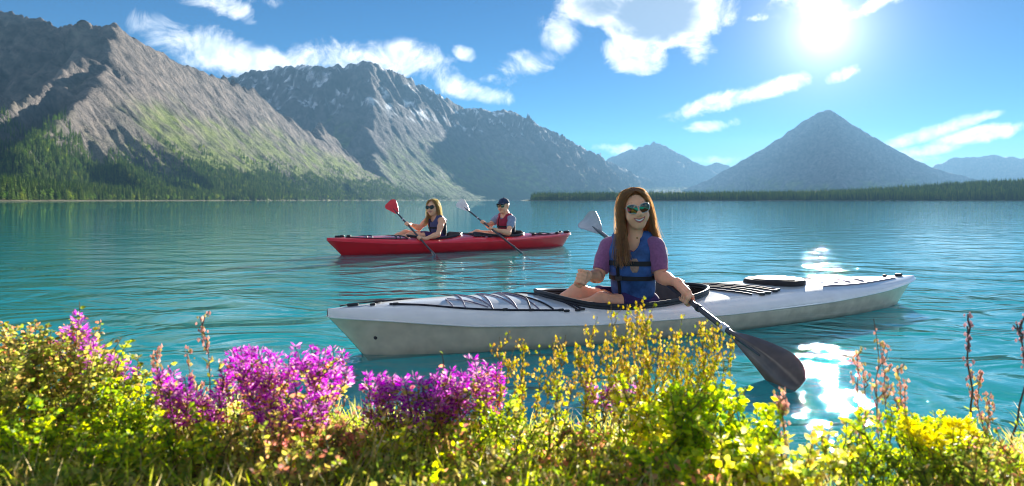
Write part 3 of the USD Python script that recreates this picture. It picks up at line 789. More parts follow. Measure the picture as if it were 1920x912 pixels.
def rig_white(k):
    near = -0.80
    k.line([(0.30, -0.35), (0.45, -0.55), (0.62, -0.72), (0.85, near), (1.05, near - .02), (1.16, near - .02)], 0.0055, n=40)
    k.line([(0.30, 0.35), (0.45, 0.55), (0.62, 0.72), (0.85, 0.80), (1.16, 0.82)], 0.0045, n=40)
    zig = [(0.66, -0.72), (0.74, 0.5), (0.80, -0.78), (0.88, 0.55), (0.93, -0.8), (1.00, 0.6), (1.05, -0.82)]
    k.line(zig, 0.0035, 'pale_cord')
    k.line([(0.60, -0.70), (0.62, -0.2), (0.78, -0.72)], 0.0035, 'pale_cord', n=24)
    k.line([(1.00, -0.80), (1.06, -0.2), (1.04, 0.5)], 0.0045, n=24); k.line([(1.13, -0.80), (1.05, -0.1), (1.04, 0.5)], 0.0045, n=24)
    k.line([(1.27, -0.80), (1.21, -0.2), (1.17, 0.55)], 0.0055, n=24); k.line([(1.30, -0.80), (1.23, -0.2), (1.17, 0.6)], 0.0055, n=24)
    for x, f in ((1.27, -.82), (1.30, -.80), (1.20, -.84), (1.17, -.82), (0.86, -.80), (1.0, -.82), (0.33, -.4), (0.27, .3), (1.04, .55), (1.17, .6)): k.fitting(x, f)
    k.fitting(0.13, 0.1, (0.06, 0.018, 0.016), 'carry_toggle'); k.line([(0.06, -0.2), (0.12, 0.3), (0.2, 0.1), (0.3, 0.2)], 0.0035, n=24, lift=0.010)
    k.fitting(0.22, -0.25, (0.03, 0.014, 0.012))
    # cords that fan out behind the cockpit
    for a, b in (((2.40, 0.25), (2.62, -0.72)), ((2.44, 0.3), (2.68, -0.70)), ((2.50, 0.35), (2.76, -0.66)), ((2.56, 0.4), (2.80, -0.62)), ((2.36, -0.1), (2.55, -0.70))):
        k.line([a, ((a[0] + b[0]) / 2 - .03, (a[1] + b[1]) / 2), b], 0.006, n=24)
    for x, f in ((2.62, -.74), (2.68, -.72), (2.76, -.68), (2.80, -.64), (2.42, .3)): k.fitting(x, f, (0.045, 0.02, 0.018))
    k.fitting(2.40, 0.45, (0.05, 0.05, 0.045), 'cleat')
    # rear hatch
    hx, hy, a, b = 3.03, -0.02, 0.215, 0.185
    c = k.deck(hx, hy / k.b(hx)); z0 = float(c[2])
    th = np.linspace(0, 2 * np.pi, 64, endpoint=False); rings = []
    for g, dz in ((1.0, -0.03), (1.02, 0.0), (1.0, 0.018), (0.93, 0.026), (0.86, 0.022), (0.80, 0.027), (0.72, 0.032), (0.66, 0.028), (0.5, 0.036), (0.25, 0.040), (0.0, 0.041)):
        e = k.deck(hx + a * g * np.cos(th), (hy + b * g * np.sin(th)) / k.b(hx))[:, 2]
        rings.append(np.stack([hx + a * g * np.cos(th), hy + b * g * np.sin(th), 0.35 * e + 0.65 * z0 + dz], -1))
    W = np.array(rings); W = np.concatenate([W, W[:, :1]], 1); v, f = grid_mesh(W[..., 0], W[..., 1], W[..., 2])
    obj('hatch_cover', (v, f), 'hatch_rubber', k.root, smooth=50)
    k.line([(3.26, -.3), (3.30, .45), (3.36, -.45), (3.42, .45), (3.48, -.5), (3.55, .5), (3.62, -.5), (3.70, .5), (3.78, -.5), (3.88, .45)], 0.0035, 'pale_cord')
    k.line([(3.26, -.62), (3.6, -.66), (3.9, -.6), (4.2, -.5)], 0.004, 'pale_cord', n=30)
    k.fitting(4.36, 0.0, (0.07, 0.03, 0.022), 'carry_toggle'); k.fitting(4.22, 0.1, (0.04, 0.02, 0.018))
    # seat back behind the paddler
    s = manifold3d.Manifold.batch_hull([manifold3d.Manifold.sphere(0.02, 12).translate([2.06 + dx, y, z]) for dx, z in ((0, .07), (.05, .25)) for y in (-.2, .16)])
    obj('seat_back', s, 'cockpit_liner', k.root, smooth=40)
    s = manifold3d.Manifold.batch_hull([manifold3d.Manifold.sphere(0.02, 12).translate([x, y, .035]) for x in (1.66, 2.04) for y in (-.2, .16)])
    obj('seat', s, 'cockpit_liner', k.root, smooth=40)
    # a drain plug and scuffs' bolt on the bow
    p = np.array([0.20, -k.b(0.25) - .002, 0.105]); obj('bolt', trimesh.creation.cylinder(0.008, 0.012, sections=12).apply_transform(trimesh.transformations.rotation_matrix(np.pi / 2, [1, 0, 0])).apply_translation(p), 'black_rubber', k.root)
rig_white(white)

RZD = [(0, .25), (.06, .255), (.15, .262), (.24, .255), (.29, .235), (.40, .215), (.46, .24), (.53, .265), (.58, .235), (.70, .215), (.78, .235), (.9, .225), (1, .225)]
RZS = [(0, .215), (.06, .195), (.2, .155), (.5, .14), (.8, .155), (1, .195)]
red = Kayak(on_water(640, 478.5), on_water(1055, 461), 0.21, 0.17, RZD, RZS, 0.41, [(1.67, -0.02, 0.46, 0.26), (2.86, -0.02, 0.44, 0.26)], ('red_deck', 'red_hull'))
red.build('red_kayak', 'red tandem kayak with two open cockpits farther out on the lake')


def rig_red(k):
    k.line([(0.25, -0.4), (0.5, -0.7), (0.9, -0.78), (1.12, -0.78)], 0.008, n=30)
    for a in (0.52, 0.6, 0.95, 1.02): k.line([(a, -0.75), (a + .06, 0), (a, 0.7)], 0.008, n=20)
    k.line([(0.95, -0.7), (1.1, 0.2), (1.12, -0.72)], 0.009, n=20)
    for a in (2.19, 2.26, 2.34): k.line([(a - .06, 0.5), (a - .03, -.1), (a + .05, -0.7)], 0.009, n=20)
    for a in (2.24, 2.31, 2.39, 2.5): k.fitting(a, -0.74, (0.07, 0.035, 0.03))
    k.line([(3.40, -0.62), (3.6, -0.7), (3.95, -0.6), (4.1, -.3)], 0.008, n=20); k.line([(3.42, -.6), (3.5, .2), (3.6, -.66), (3.7, .3), (3.8, -.62)], 0.007)
    for x, f in ((0.22, 0.0), (0.3, -.3), (3.4, -.64), (3.95, -.6), (4.12, 0.2), (4.2, -.1)): k.fitting(x, f, (0.07, 0.035, 0.035))
    k.fitting(0.16, 0.05, (0.09, 0.03, 0.03), 'carry_toggle'); k.fitting(4.24, 0.0, (0.10, 0.05, 0.04), 'carry_toggle')
    for x in (1.98, 3.13):
        s = manifold3d.Manifold.batch_hull([manifold3d.Manifold.sphere(0.02, 12).translate([x + dx, y, z]) for dx, z in ((0, .07), (.05, .27)) for y in (-.17, .15)])
        obj('seat_back', s, 'cockpit_liner', k.root, smooth=40)
        s = manifold3d.Manifold.batch_hull([manifold3d.Manifold.sphere(0.02, 12).translate([x - dx, y, .04]) for dx in (.36, 0.02) for y in (-.17, .15)])
        obj('seat', s, 'cockpit_liner', k.root, smooth=40)
rig_red(red)


# ------------------------------------------------------------------ paddles
def blade_mesh(tip, root, wdir, W, spoon=0.03, slim=1.0):
    """A spoon shaped blade from root to tip, wdir across it; its two faces and a spine."""
    tip, root, wdir = (np.asarray(q, float) for q in (tip, root, wdir)); ax = tip - root; ln = np.linalg.norm(ax); ax /= ln
    wdir = wdir - ax * (wdir @ ax); wdir /= np.linalg.norm(wdir); nrm = np.cross(ax, wdir)
    t = np.linspace(0, 1, 40); g = np.linspace(-1, 1, 15)
    w = W / 2 * np.clip(t / 0.62, 0, 1) ** 0.62 * np.sqrt(np.maximum(1 - np.clip((t - 0.62) / 0.38, 0, 1) ** 2.4, 0)); w = np.maximum(w, 0.012 * (t < .3) + .001)
    skew = 0.10 * W * np.sin(np.pi * t)
    T, Gq = np.meshgrid(t, g, indexing='ij'); w2 = w[:, None]
    lift = -spoon * (Gq ** 2) * (w2 / (W / 2)) ** 1.2 + spoon * 0.8 * (T - .5) ** 2
    ridge = 0.010 * np.exp(-(Gq * w2 / 0.012) ** 2) * np.clip(1.15 - T * 1.3, 0, 1)
    def sheet(off): return root + T[..., None] * ln * ax + (Gq * w2 + skew[:, None])[..., None] * wdir + (lift + off)[..., None] * nrm
    a, b = sheet(0.0022 + ridge), sheet(-0.0022 - ridge)
    va, fa = grid_mesh(a[..., 0], a[..., 1], a[..., 2]); vb, fb = grid_mesh(b[..., 0], b[..., 1], b[..., 2])
    n, m = T.shape; rim = [i * m for i in range(n)] + [(n - 1) * m + j for j in range(1, m)] + [i * m + m - 1 for i in range(n - 2, -1, -1)] + list(range(m - 2, 0, -1))
    o = len(va); side = []
    for i, j in zip(rim, rim[1:] + rim[:1]): side += [(i, j, j + o), (i, j + o, i + o)]
    return trimesh.Trimesh(np.vstack([va, vb]), np.vstack([fa[:, ::-1], fb + o, side]), process=False)


def paddle(name, label, P0, P1, blade_len, W, w0, w1, mats, r=0.0145, rings=(), bl2=None):
    """P0 and P1 are the blade tips."""
    P0, P1 = np.asarray(P0, float), np.asarray(P1, float); ax = (P1 - P0) / np.linalg.norm(P1 - P0); b2 = bl2 or blade_len
    t = thing(name, label, 'paddle', P0)
    loc = lambda m: m.apply_translation(-P0)
    a, b = P0 + ax * blade_len * 0.92, P1 - ax * b2 * 0.92
    obj('shaft', loc(tube([P0 + ax * blade_len * .55, a - ax * .02, a, b, b + ax * .02, P1 - ax * b2 * .55], [r * .35, r * .9, r, r, r * .9, r * .35], 14)), mats[0], t, smooth=40)
    for tip, root, wd, mat, ln in ((P0, P0 + ax * blade_len, w0, mats[1], blade_len), (P1, P1 - ax * b2, w1, mats[2], b2)):
        obj('blade', loc(blade_mesh(tip, root, wd, W)), mat, t, smooth=60)
    for q in rings:
        c = P0 + (P1 - P0) * q; obj('ring', loc(tube([c - ax * .012, c - ax * .01, c + ax * .01, c + ax * .012], [r, r * 1.35, r * 1.35, r], 14)), 'black_rubber' if q > .3 else 'paddle_ring', t, smooth=30)
    return P0, P1, ax


WP0, WP1 = at(1502, 726, 2.98), at(1093, 411, 5.37)
cam_up = np.array([0, 0, 1.0]); east = np.array([1.0, 0, 0])
wp = paddle('double_paddle', 'black double bladed paddle with smoky blade held by the woman in the white kayak', WP0, WP1, 0.53, 0.165, np.array([.62, .2, .75]), np.array([.55, .25, .8]), ('carbon_shaft', 'smoke_blade', 'pale_blade'), rings=(0.225, 0.235, 0.33), bl2=0.36)
RD = 11.05
rp1 = paddle('red_bladed_paddle', 'paddle with a red blade held by the woman in the red kayak', at(727, 380, 11.5), at(832, 497, 10.25), 0.36, 0.20, np.array([.7, .1, .7]), np.array([.05, 1.0, .05]), ('carbon_shaft', 'red_blade', 'smoke_blade'), rings=(0.3,))
rp2 = paddle('white_bladed_paddle', 'paddle with a white blade held by the man in the red kayak', at(858, 379, 12.3), at(1012, 502, 10.4), 0.40, 0.17, np.array([.5, .1, .8]), np.array([.3, .95, .02]), ('carbon_shaft', 'white_blade', 'smoke_blade'), rings=(0.28, 0.72))


# ------------------------------------------------------------------ people
def head_prims(female=True):
    g = [ell((0, .014, .034), (.070, .090, .080)), ell((0, -.018, -.03), (.058, .066, .078)), ell((0, -.050, -.088), (.027 if female else .032, .026, .022)),
         ell((.034, -.054, -.036), (.026, .028, .026)), ell((-.034, -.054, -.036), (.026, .028, .026)), cone((-.036, -.072, .026), (.036, -.072, .026), .013)]
    nose = [cone((0, -.080, .014), (0, -.101, -.020), .0075, .0105), ell((.010, -.091, -.024), (.008, .010, .007)), ell((-.010, -.091, -.024), (.008, .010, .007))]
    ears = [ell((sx * .072, .012, -.004), (.009, .019, .030)) for sx in (-1, 1)]
    neck = [cone((0, .022, -.05), (0, .034, -.15), .048 if female else .056, .050 if female else .060)]
    return g, nose, ears, neck


def rot(yaw, pitch=0, roll=0):
    """Turns a head that looks along -y: yaw to its own left (towards +x), pitch up, roll."""
    cy, sy, cp, sp, cr, sr = math.cos(yaw), math.sin(yaw), math.cos(pitch), math.sin(pitch), math.cos(roll), math.sin(roll)
    return np.array([[cy, -sy, 0], [sy, cy, 0], [0, 0, 1]]) @ np.array([[1, 0, 0], [0, cp, sp], [0, -sp, cp]]) @ np.array([[cr, 0, sr], [0, 1, 0], [-sr, 0, cr]])


def grip(g, t, wrist, r=0.0145, turn=1, size=1.0):
    """A hand closed round a bar at g along t: palm, four fingers and a thumb."""
    g, t, wrist = np.asarray(g, float), np.asarray(t, float) / np.linalg.norm(t), np.asarray(wrist, float)
    e1 = wrist - g; e1 -= t * (e1 @ t); e1 /= np.linalg.norm(e1); e2 = np.cross(t, e1) * turn
    P = []; fr = [.0078, .0083, .0081, .0070]; R = r + .0080
    for i in range(4):
        o = g + t * (i - 1.5) * .0215 * size
        span = [290, 310, 300, 265][i]
        pts = [o + (e1 * math.cos(a) + e2 * math.sin(a)) * R * (1.25 if k == 0 else 1) for k, a in enumerate(np.radians(np.linspace(35, span, 6)))]
        P += chain(pts, np.linspace(fr[i] * 1.1, fr[i] * .82, 6) * size)
        P.append(cone(wrist + (o - wrist) * .35, pts[0], .015 * size, fr[i] * 1.1 * size))
    o = g - t * 0.045 * size
    pts = [o + t * .02 + e1 * .03, o + (e1 * math.cos(-.6) + e2 * math.sin(-.6)) * R * 1.2, o + t * .004 + (e1 * math.cos(-1.7) + e2 * math.sin(-1.7)) * R, o + t * .012 + (e1 * math.cos(-2.6) + e2 * math.sin(-2.6)) * R]
    P += chain(pts, np.array([.014, .0115, .010, .0085]) * size)
    P.append(cone(wrist, g + e1 * .034, .024 * size, .026 * size))
    return P


def ribbon(face, pts, back, half, out=0.0015):
    """A flat ribbon lying on a mesh: pts in head space are dropped on it along +y."""


def person(spec):
    J = {k: np.asarray(v, float) for k, v in spec['joints'].items()}
    res, fem = spec.get('res', 0.006), spec.get('female', True)
    t = thing('person', spec['label'], 'person', J['seat'])
    loc = lambda m: m.apply_translation(-J['seat'])
    R, hc = rot(*spec['head_turn']), J['head']
    hs = spec.get('head_scale', 1.0)
    g, nose, ears, neck = head_prims(fem)
    sc = lambda pr: [('c', p[1] * hs, p[2] * hs, p[3] * hs, p[4] * hs) if p[0] == 'c' else ('e', p[1] * hs, p[2] * hs, p[3]) for p in pr]
    mv = lambda pr: move_prims(sc(pr), R, hc)
    sr, sl, nb, ch, wa, pe = (J[k] for k in ('shoulder_r', 'shoulder_l', 'neck', 'chest', 'waist', 'pelvis'))
    across = (sl - sr) / np.linalg.norm(sl - sr); front = np.cross(np.array([0, 0, 1.0]), across); front = -front if front[1] > 0 else front
    TR = np.stack([across, -front, np.cross(across, -front)], 1)
    bw = spec.get('width', 1.0)
    torso = [ell(ch, (.150 * bw, .100 * bw, .15), TR), ell(wa, (.128 * bw, .092 * bw, .14), TR), ell(pe, (.165 * bw, .115 * bw, .11), TR), cone(sr, nb, .038, .050), cone(sl, nb, .038, .050),
             cone(ch + across * .06 + [0, 0, .05], sl, .06, .038), cone(ch - across * .06 + [0, 0, .05], sr, .06, .038)]
    neckp = [cone(hc + R @ np.array([0, .018, -.05]) * hs, nb + front * .005, .046 * (1 if fem else 1.2), .052 * (1 if fem else 1.15))]
    arms, hands = [], []
    thick = spec.get('limb', 1.0)
    for s in 'rl':
        sh, el_, wr = J['shoulder_' + s], J['elbow_' + s], J['wrist_' + s]
        arms += chain([sh, sh + (el_ - sh) * .4, el_], np.array([.046, .043, .034]) * thick) + chain([el_, el_ + (wr - el_) * .3, wr], np.array([.034, .036, .024]) * thick)
        hands += grip(J['grip_' + s], spec['bar_' + s], wr, spec.get('bar_radius', 0.0145), spec.get('turn_' + s, 1))
    legs = []
    for s in 'rl':
        hip, kn, an = J['hip_' + s], J['knee_' + s], J['ankle_' + s]
        legs += chain([hip, hip + (kn - hip) * .5, kn], np.array([.082, .070, .053]) * thick) + chain([kn, kn + (an - kn) * .35, an], np.array([.051, .052, .034]) * thick)
    body = soft([(.012 * hs, mv(g)), (.006, mv(nose)), (.004, mv(ears)), (.012, neckp), (.018, torso), (.012, arms), (.003, hands), (.014, legs)], res)
    skin_world = body.copy()
    b = obj('body', loc(body), 'skin', t, smooth=True)
    # clothing: shirt with sleeves, vest, shorts
    if spec.get('sleeve'):
        sl_p = []
        for s in 'rl':
            sh, el_ = J['shoulder_' + s], J['elbow_' + s]; q = spec['sleeve']
            sl_p += chain([sh, sh + (el_ - sh) * q * .5, sh + (el_ - sh) * q], np.array([.054, .054, .049]) * thick ** .5) + [cone(nb + (sh - nb) * .25, sh, .054, .054)]
        cuts = [past(J['shoulder_' + s] + (J['elbow_' + s] - J['shoulder_' + s]) * spec['sleeve'], J['elbow_' + s] - J['shoulder_' + s]) for s in 'rl']
        tor = [ell(ch, (.158 * bw, .108 * bw, .155), TR), ell(wa, (.137 * bw, .1 * bw, .15), TR)]
        cuts.append(ell(nb + front * .055 + [0, 0, .045], (.062, .06, .085)))
        obj('shirt', loc(soft([(.014, sl_p), (.02, tor)], res, cuts)), spec['shirt'], t, smooth=True)
    vp = [ell(ch + front * .018, (.170 * bw, .128 * bw, .165), TR), ell(wa + front * .012, (.150 * bw, .118 * bw, .155), TR)]
    shp = [cone(ch + sgn * across * .075 + front * .06 + [0, 0, .06], J[k] * .62 + nb * .38 + [0, 0, .034], .042, .034) for sgn, k in ((1, 'shoulder_l'), (-1, 'shoulder_r'))]
    shp += [cone(J[k] * .62 + nb * .38 + [0, 0, .034], ch + sgn * across * .075 - front * .08 + [0, 0, .06], .034, .04) for sgn, k in ((1, 'shoulder_l'), (-1, 'shoulder_r'))]
    cuts = [ell(nb + front * .075 + [0, 0, .02], (.060, .085, .105))] + [cone(J['shoulder_' + s] + (0.012 if s == 'l' else -0.012) * across, J['elbow_' + s], .066, .05) for s in 'rl']
    zlo = wa[2] - .10
    vest = soft([(.016, vp), (.012, shp)], res, cuts, clip=lambda X: zlo - X[..., 2])
    vw = vest.copy(); vo = obj('life_vest', loc(vest), spec['vest'], t, smooth=50)
    def band(z, r, tilt=0.0):
        pl = vw.section(plane_origin=[0, 0, z], plane_normal=[tilt, 0, 1])
        if pl is None: return
        c = max(pl.discrete, key=len); c = c[::max(1, len(c) // 90)][:-1]; ctr = c.mean(0)
        up = np.array([0, 0, 1.0]); o = c - ctr; o[:, 2] = 0; o /= np.linalg.norm(o, axis=1, keepdims=True)
        prof = [c - o * .004 - up * r, c + o * .004 - up * r, c + o * .004 + up * r, c - o * .004 + up * r, c - o * .004 - up * r]
        W = np.array(prof); W = np.concatenate([W, W[:, :1]], 1); v, f = grid_mesh(W[..., 0], W[..., 1], W[..., 2])
        obj('strap', loc(trimesh.Trimesh(v, f, process=False)), 'strap', vo)
    def on_front(x, z, depth=0.4):
        o = ch + across * x; o = np.array([o[0], o[1], z]) + front * depth
        return hit(vw, o, -front)
    for z in spec.get('bands', ()): band(ch[2] + z, spec.get('band', .012))
    zs_ = np.linspace(ch[2] + .07, zlo + .02, 14)
    zx = spec.get('zip', 0.0)
    zp = [q for q in (on_front(zx, z) for z in zs_) if q is not None]
    if len(zp) > 3:
        obj('zip', loc(tube(np.array(zp) + front * .002, spec.get('zip_r', .009), 6, squash=None)), 'strap', vo, smooth=True)
        for z in spec.get('bands', ()):
            q = on_front(zx + .004, ch[2] + z)
            if q is not None:
                bx = trimesh.creation.box([.04, .014, .03]); M = np.eye(4); M[:3, :3] = TR; M[:3, 3] = q + front * .006
                obj('buckle', loc(bx.apply_transform(M)), 'black_rubber', vo)
    for px_, z0, w_, h_, mat in spec.get('patches', ()):
        n = 7; pts = [[on_front(px_ + a * w_ * math.sqrt(max(1 - b_ * b_ * .8, 0)), ch[2] + z0 + b_ * h_) for a in np.linspace(-1, 1, n)] for b_ in np.linspace(-1, 1, n)]
        if all(q is not None for r_ in pts for q in r_):
            W = np.array(pts) + front * .003; v, f = grid_mesh(W[..., 0], W[..., 1], W[..., 2]); obj('patch', loc(trimesh.Trimesh(v, f, process=False)), mat, vo, smooth=True)
    if spec.get('back'):
        dk = soft([(.016, [ell(ch - front * .02, (.176 * bw, .118 * bw, .168), TR), ell(wa - front * .02, (.156 * bw, .108 * bw, .155), TR)])], res, cuts, clip=lambda X: np.maximum(zlo - X[..., 2], (X - ch) @ front + .0))
        obj('vest_back', loc(dk), spec['back'], vo, smooth=50)
    sp = []
    for s in 'rl':
        hip, kn = J['hip_' + s], J['knee_' + s]; q = spec.get('short_len', .55)
        sp += chain([hip, hip + (kn - hip) * q * .5, hip + (kn - hip) * q], [.094, .088, .080])
    sp.append(ell(pe, (.175 * bw, .125 * bw, .115), TR))
    obj('shorts', loc(soft([(.015, sp)], max(res, .007), [past(J['hip_' + s] + (J['knee_' + s] - J['hip_' + s]) * spec.get('short_len', .55), J['knee_' + s] - J['hip_' + s], .14) for s in 'rl'])), spec.get('shorts', 'shorts'), t, smooth=True)
    # face: mouth, glasses
    H2 = lambda p: R @ (np.asarray(p, float) * hs) + hc
    def face(x, z):
        q = hit(skin_world, H2((x, -.3, z)), R @ np.array([0, 1.0, 0])); return q if q is not None else H2((x, -.08, z))
    fwd = R @ np.array([0, -1.0, 0])
    a = np.linspace(-1, 1, 17); smile = spec.get('smile', .010); mw = .032
    zu = -.052 + smile * a ** 2 - .001 * np.cos(a * 9); zl = -.0545 - (1 - a ** 2) * spec.get('open', .013) + smile * a ** 2
    up = np.array([face(x * mw, z) for x, z in zip(a, zu)]); lo_ = np.array([face(x * mw, z) for x, z in zip(a, zl)])
    k = np.linspace(0, 1, 5)[:, None, None]; W = up[None] * (1 - k) + lo_[None] * k
    wm = W + fwd * .0008; v, f = grid_mesh(wm[..., 0], wm[..., 1], wm[..., 2]); obj('mouth', loc(trimesh.Trimesh(v, f, process=False)), 'mouth_dark', b)
    if spec.get('open', .013) > .006:
        k = np.linspace(0.08, 0.68, 4)[:, None, None]; W = up[None, 2:-2] * (1 - k) + lo_[None, 2:-2] * k + fwd * .0022
        v, f = grid_mesh(W[..., 0], W[..., 1], W[..., 2]); obj('teeth', loc(trimesh.Trimesh(v, f, process=False)), 'teeth', b, smooth=True)
    lr = .0033 * np.sqrt(np.maximum(1 - a ** 2, .05))
    obj('lip', loc(tube(up + fwd * .001, lr, 8)), 'lips', b, smooth=True); obj('lip', loc(tube(lo_ + fwd * .001, lr * 1.3, 8)), 'lips', b, smooth=True)
    for sx in (-1, 1):
        br = np.array([H2(((sx * x), -.0835 + 6.5 * (x - .004) ** 2, z)) for x, z in zip(np.linspace(.014, .052, 8), .036 + .006 * np.sin(np.linspace(.2, 2.8, 8)))]); obj('eyebrow', loc(tube(br, [.0015, .003, .0035, .0035, .003, .003, .002, .001], 6)), 'dark_hair', b, smooth=True)
    gl = spec['glasses']
    fy = min((R.T @ (face(x, .012) - hc))[1] for x in (-.03, .03, 0)) / hs - .006
    gf = []
    for sx in (-1, 1):
        th = np.linspace(0, 2 * np.pi, 40, endpoint=False); e = 2 / 2.6
        ox = sx * .0345 + .0305 * np.sign(np.cos(th)) * np.abs(np.cos(th)) ** e; oz = .008 + .0255 * np.sign(np.sin(th)) * np.abs(np.sin(th)) ** e + .0035 * sx * (ox - sx * .0335) / .0275
        ox = ox - sx * .004 * (oz < 0.0) * (np.abs(oz) / .02)
        oy = fy + 2.6 * ox ** 2
        rim = np.array([H2(q) for q in np.stack([ox, oy, oz], 1)]); c = np.array([H2((sx * .0335, fy + 2.6 * .0335 ** 2 - .0022, .010))])
        lens = trimesh.Trimesh(np.vstack([rim, c, rim * .45 + c * .55 + fwd * .0012]), [f_ for i in range(40) for f_ in ((i, (i + 1) % 40, 41 + (i + 1) % 40), (i, 41 + (i + 1) % 40, 41 + i), (41 + i, 41 + (i + 1) % 40, 40))], process=False)
        gf.append((lens, tube(rim, gl[2], 8, close=True)))
    arm_parts = [tube([H2((sx * .060, fy + .010, .020)), H2((sx * .070, fy + .03, .019)), H2((sx * .0755, .0, .014)), H2((sx * .074, .03, .0))], [.0028, .0022, .002, .002], 6) for sx in (-1, 1)]
    bridge = tube([H2((-.009, fy, .016)), H2((0, fy - .003, .019)), H2((.009, fy, .016))], [.0022, .002, .0022], 6)
    fr = obj('sunglasses', loc(cat_([gf[0][1], gf[1][1], bridge] + arm_parts)), gl[0], t, smooth=True)
    for lens, _ in gf: obj('lens', loc(lens), gl[1], fr, smooth=True)
    return t, loc, H2, R, J, skin_world, b


def hair(t, loc, H2, mat, seed, strands, left, right, cap, width=.0026, cuts=(), res=.006):
    """A cap of hair on the skull, and strands along guide lines from the parting."""
    r = np.random.default_rng(seed)
    def prims(pr):
        return [('c', H2(p[1]), H2(p[2]), p[3], p[4]) if p[0] == 'c' else ('e', H2(p[1]), p[2], HR @ p[3]) for p in pr]
    HR = np.stack([H2(e) - H2((0, 0, 0)) for e in np.eye(3)], 1)
    m = soft([(.010, prims(cap))], res, prims(cuts))
    n = noise(np.stack([m.vertices[:, 0] * 90, m.vertices[:, 1] * 90, m.vertices[:, 2] * 8], -1), 3) - .5
    m.vertices = m.vertices + m.vertex_normals * (n * .006)[:, None]
    h = obj('hair', loc(m), mat, t, smooth=True)
    pts, cnt, wid = [], [], []
    off = loc(trimesh.Trimesh([[0, 0, 0]], [], process=False)).vertices[0]
    for guides in (left, right):
        G_ = [spline(np.array(q), 14) for q in guides]
        for _ in range(strands):
            w = r.uniform(0, len(G_) - 1.001); i = int(w); w -= i
            c = G_[i] * (1 - w) + G_[i + 1] * w
            u = np.linspace(0, 1, 14)[:, None]; j = r.normal(0, 1, 3) * [.006, .006, .004]; j2 = r.normal(0, 1, 3) * [.010, .012, .012]
            out = c + j * np.sqrt(u) + j2 * u ** 2 + .009 * np.sin(u * r.uniform(4, 9) + r.uniform(0, 6)) * u * r.normal(0, 1, 3)
            fly = r.random() < .20
            if fly: out = out + np.array([c[6][0] * .22, .0, .01]) * r.uniform(.3, 1.3) * np.sin(u * 3)
            k = int(14 * r.uniform(.8, 1.0)); out = out[:k]
            pts.append(np.array([H2(q) for q in out]) + off); cnt.append(k); wid.append(np.linspace(width, width * .5, k) * (.5 if fly else 1))
    c = UsdGeom.BasisCurves.Define(stage, numbered(str(h.GetPath()), 'strand'))
    c.CreateTypeAttr('linear'); c.CreateCurveVertexCountsAttr(Vt.IntArray(cnt)); c.CreatePointsAttr(Vt.Vec3fArray.FromNumpy(np.vstack(pts).astype(np.float32)))
    c.CreateWidthsAttr(Vt.FloatArray.FromNumpy(np.concatenate(wid).astype(np.float32))); c.SetWidthsInterpolation('vertex')
    UsdShade.MaterialBindingAPI.Apply(c.GetPrim()).Bind(UsdShade.Material.Get(stage, L + mat))
    c.GetPrim().SetCustomDataByKey('kind', 'stuff')
    return h


def on_paddle(P, px):
    """The point of a paddle line seen at column px."""
    P0, P1, ax = P; q = (px - CX) / F; d = P1 - P0
    return P0 + d * ((q * P0[1] - P0[0]) / (d[0] - q * d[1]))


hl = on_paddle(wp, 1287)
woman = person({
    'label': 'smiling long haired woman in mirrored sunglasses and blue life vest seated in the white kayak', 'res': .0044, 'head_turn': (0.03, -.02, -.15), 'head_scale': 1.0,
    'joints': {'seat': at(1188, 590, 4.34), 'head': at(1191, 393, 4.20), 'neck': at(1187, 447, 4.27), 'chest': at(1186, 490, 4.28), 'waist': at(1188, 535, 4.31), 'pelvis': at(1190, 572, 4.34),
               'shoulder_r': at(1143, 464, 4.33), 'shoulder_l': at(1227, 464, 4.22), 'elbow_r': at(1121, 519, 4.26), 'wrist_r': at(1102, 516, 4.07), 'grip_r': at(1090, 520, 4.02),
               'elbow_l': at(1240, 520, 4.16), 'wrist_l': at(1271, 531, 3.97), 'grip_l': hl,
               'hip_r': at(1165, 578, 4.40), 'hip_l': at(1208, 582, 4.30), 'knee_r': at(1084, 548, 4.28), 'knee_l': at(1128, 565, 4.20), 'ankle_r': at(1022, 596, 4.24), 'ankle_l': at(1030, 604, 4.14)},
    'bar_r': (0.25, .3, .9), 'bar_l': wp[2], 'turn_l': 1, 'turn_r': -1, 'sleeve': .80, 'shirt': 'purple_cloth', 'vest': 'blue_vest', 'bands': (-.09, -.005), 'band': .014, 'zip': -.055, 'zip_r': .011,
    'glasses': ('frame_silver', 'mirror_lens', .0022), 'smile': .012, 'open': .014, 'short_len': .62, 'patches': ((.045, -.015, .025, .04, 'vest_print'),), 'limb': 0.88, 'width': 0.87})
wt, wloc, WH, WR, WJ, wskin, wbody = woman
G_L = [[(0.004, -.068, .108), (.040, -.066, .086), (.070, -.040, .03), (.078, -.022, -.05), (.083, -.004, -.13), (.094, .025, -.20), (.115, .050, -.27), (.122, .06, -.34)],
       [(0.004, -.02, .128), (.055, -.02, .10), (.085, .0, .02), (.090, .012, -.06), (.096, .028, -.14), (.112, .05, -.20), (.135, .06, -.27), (.14, .06, -.36)],
       [(0.004, .04, .128), (.055, .055, .10), (.084, .06, .02), (.086, .062, -.06), (.092, .07, -.14), (.106, .075, -.21), (.118, .08, -.28), (.12, .08, -.33)],
       [(0.0, .08, .10), (.02, .108, .05), (.03, .112, -.02), (.035, .11, -.1), (.04, .105, -.18), (.045, .11, -.25), (.05, .115, -.3), (.05, .115, -.33)]]
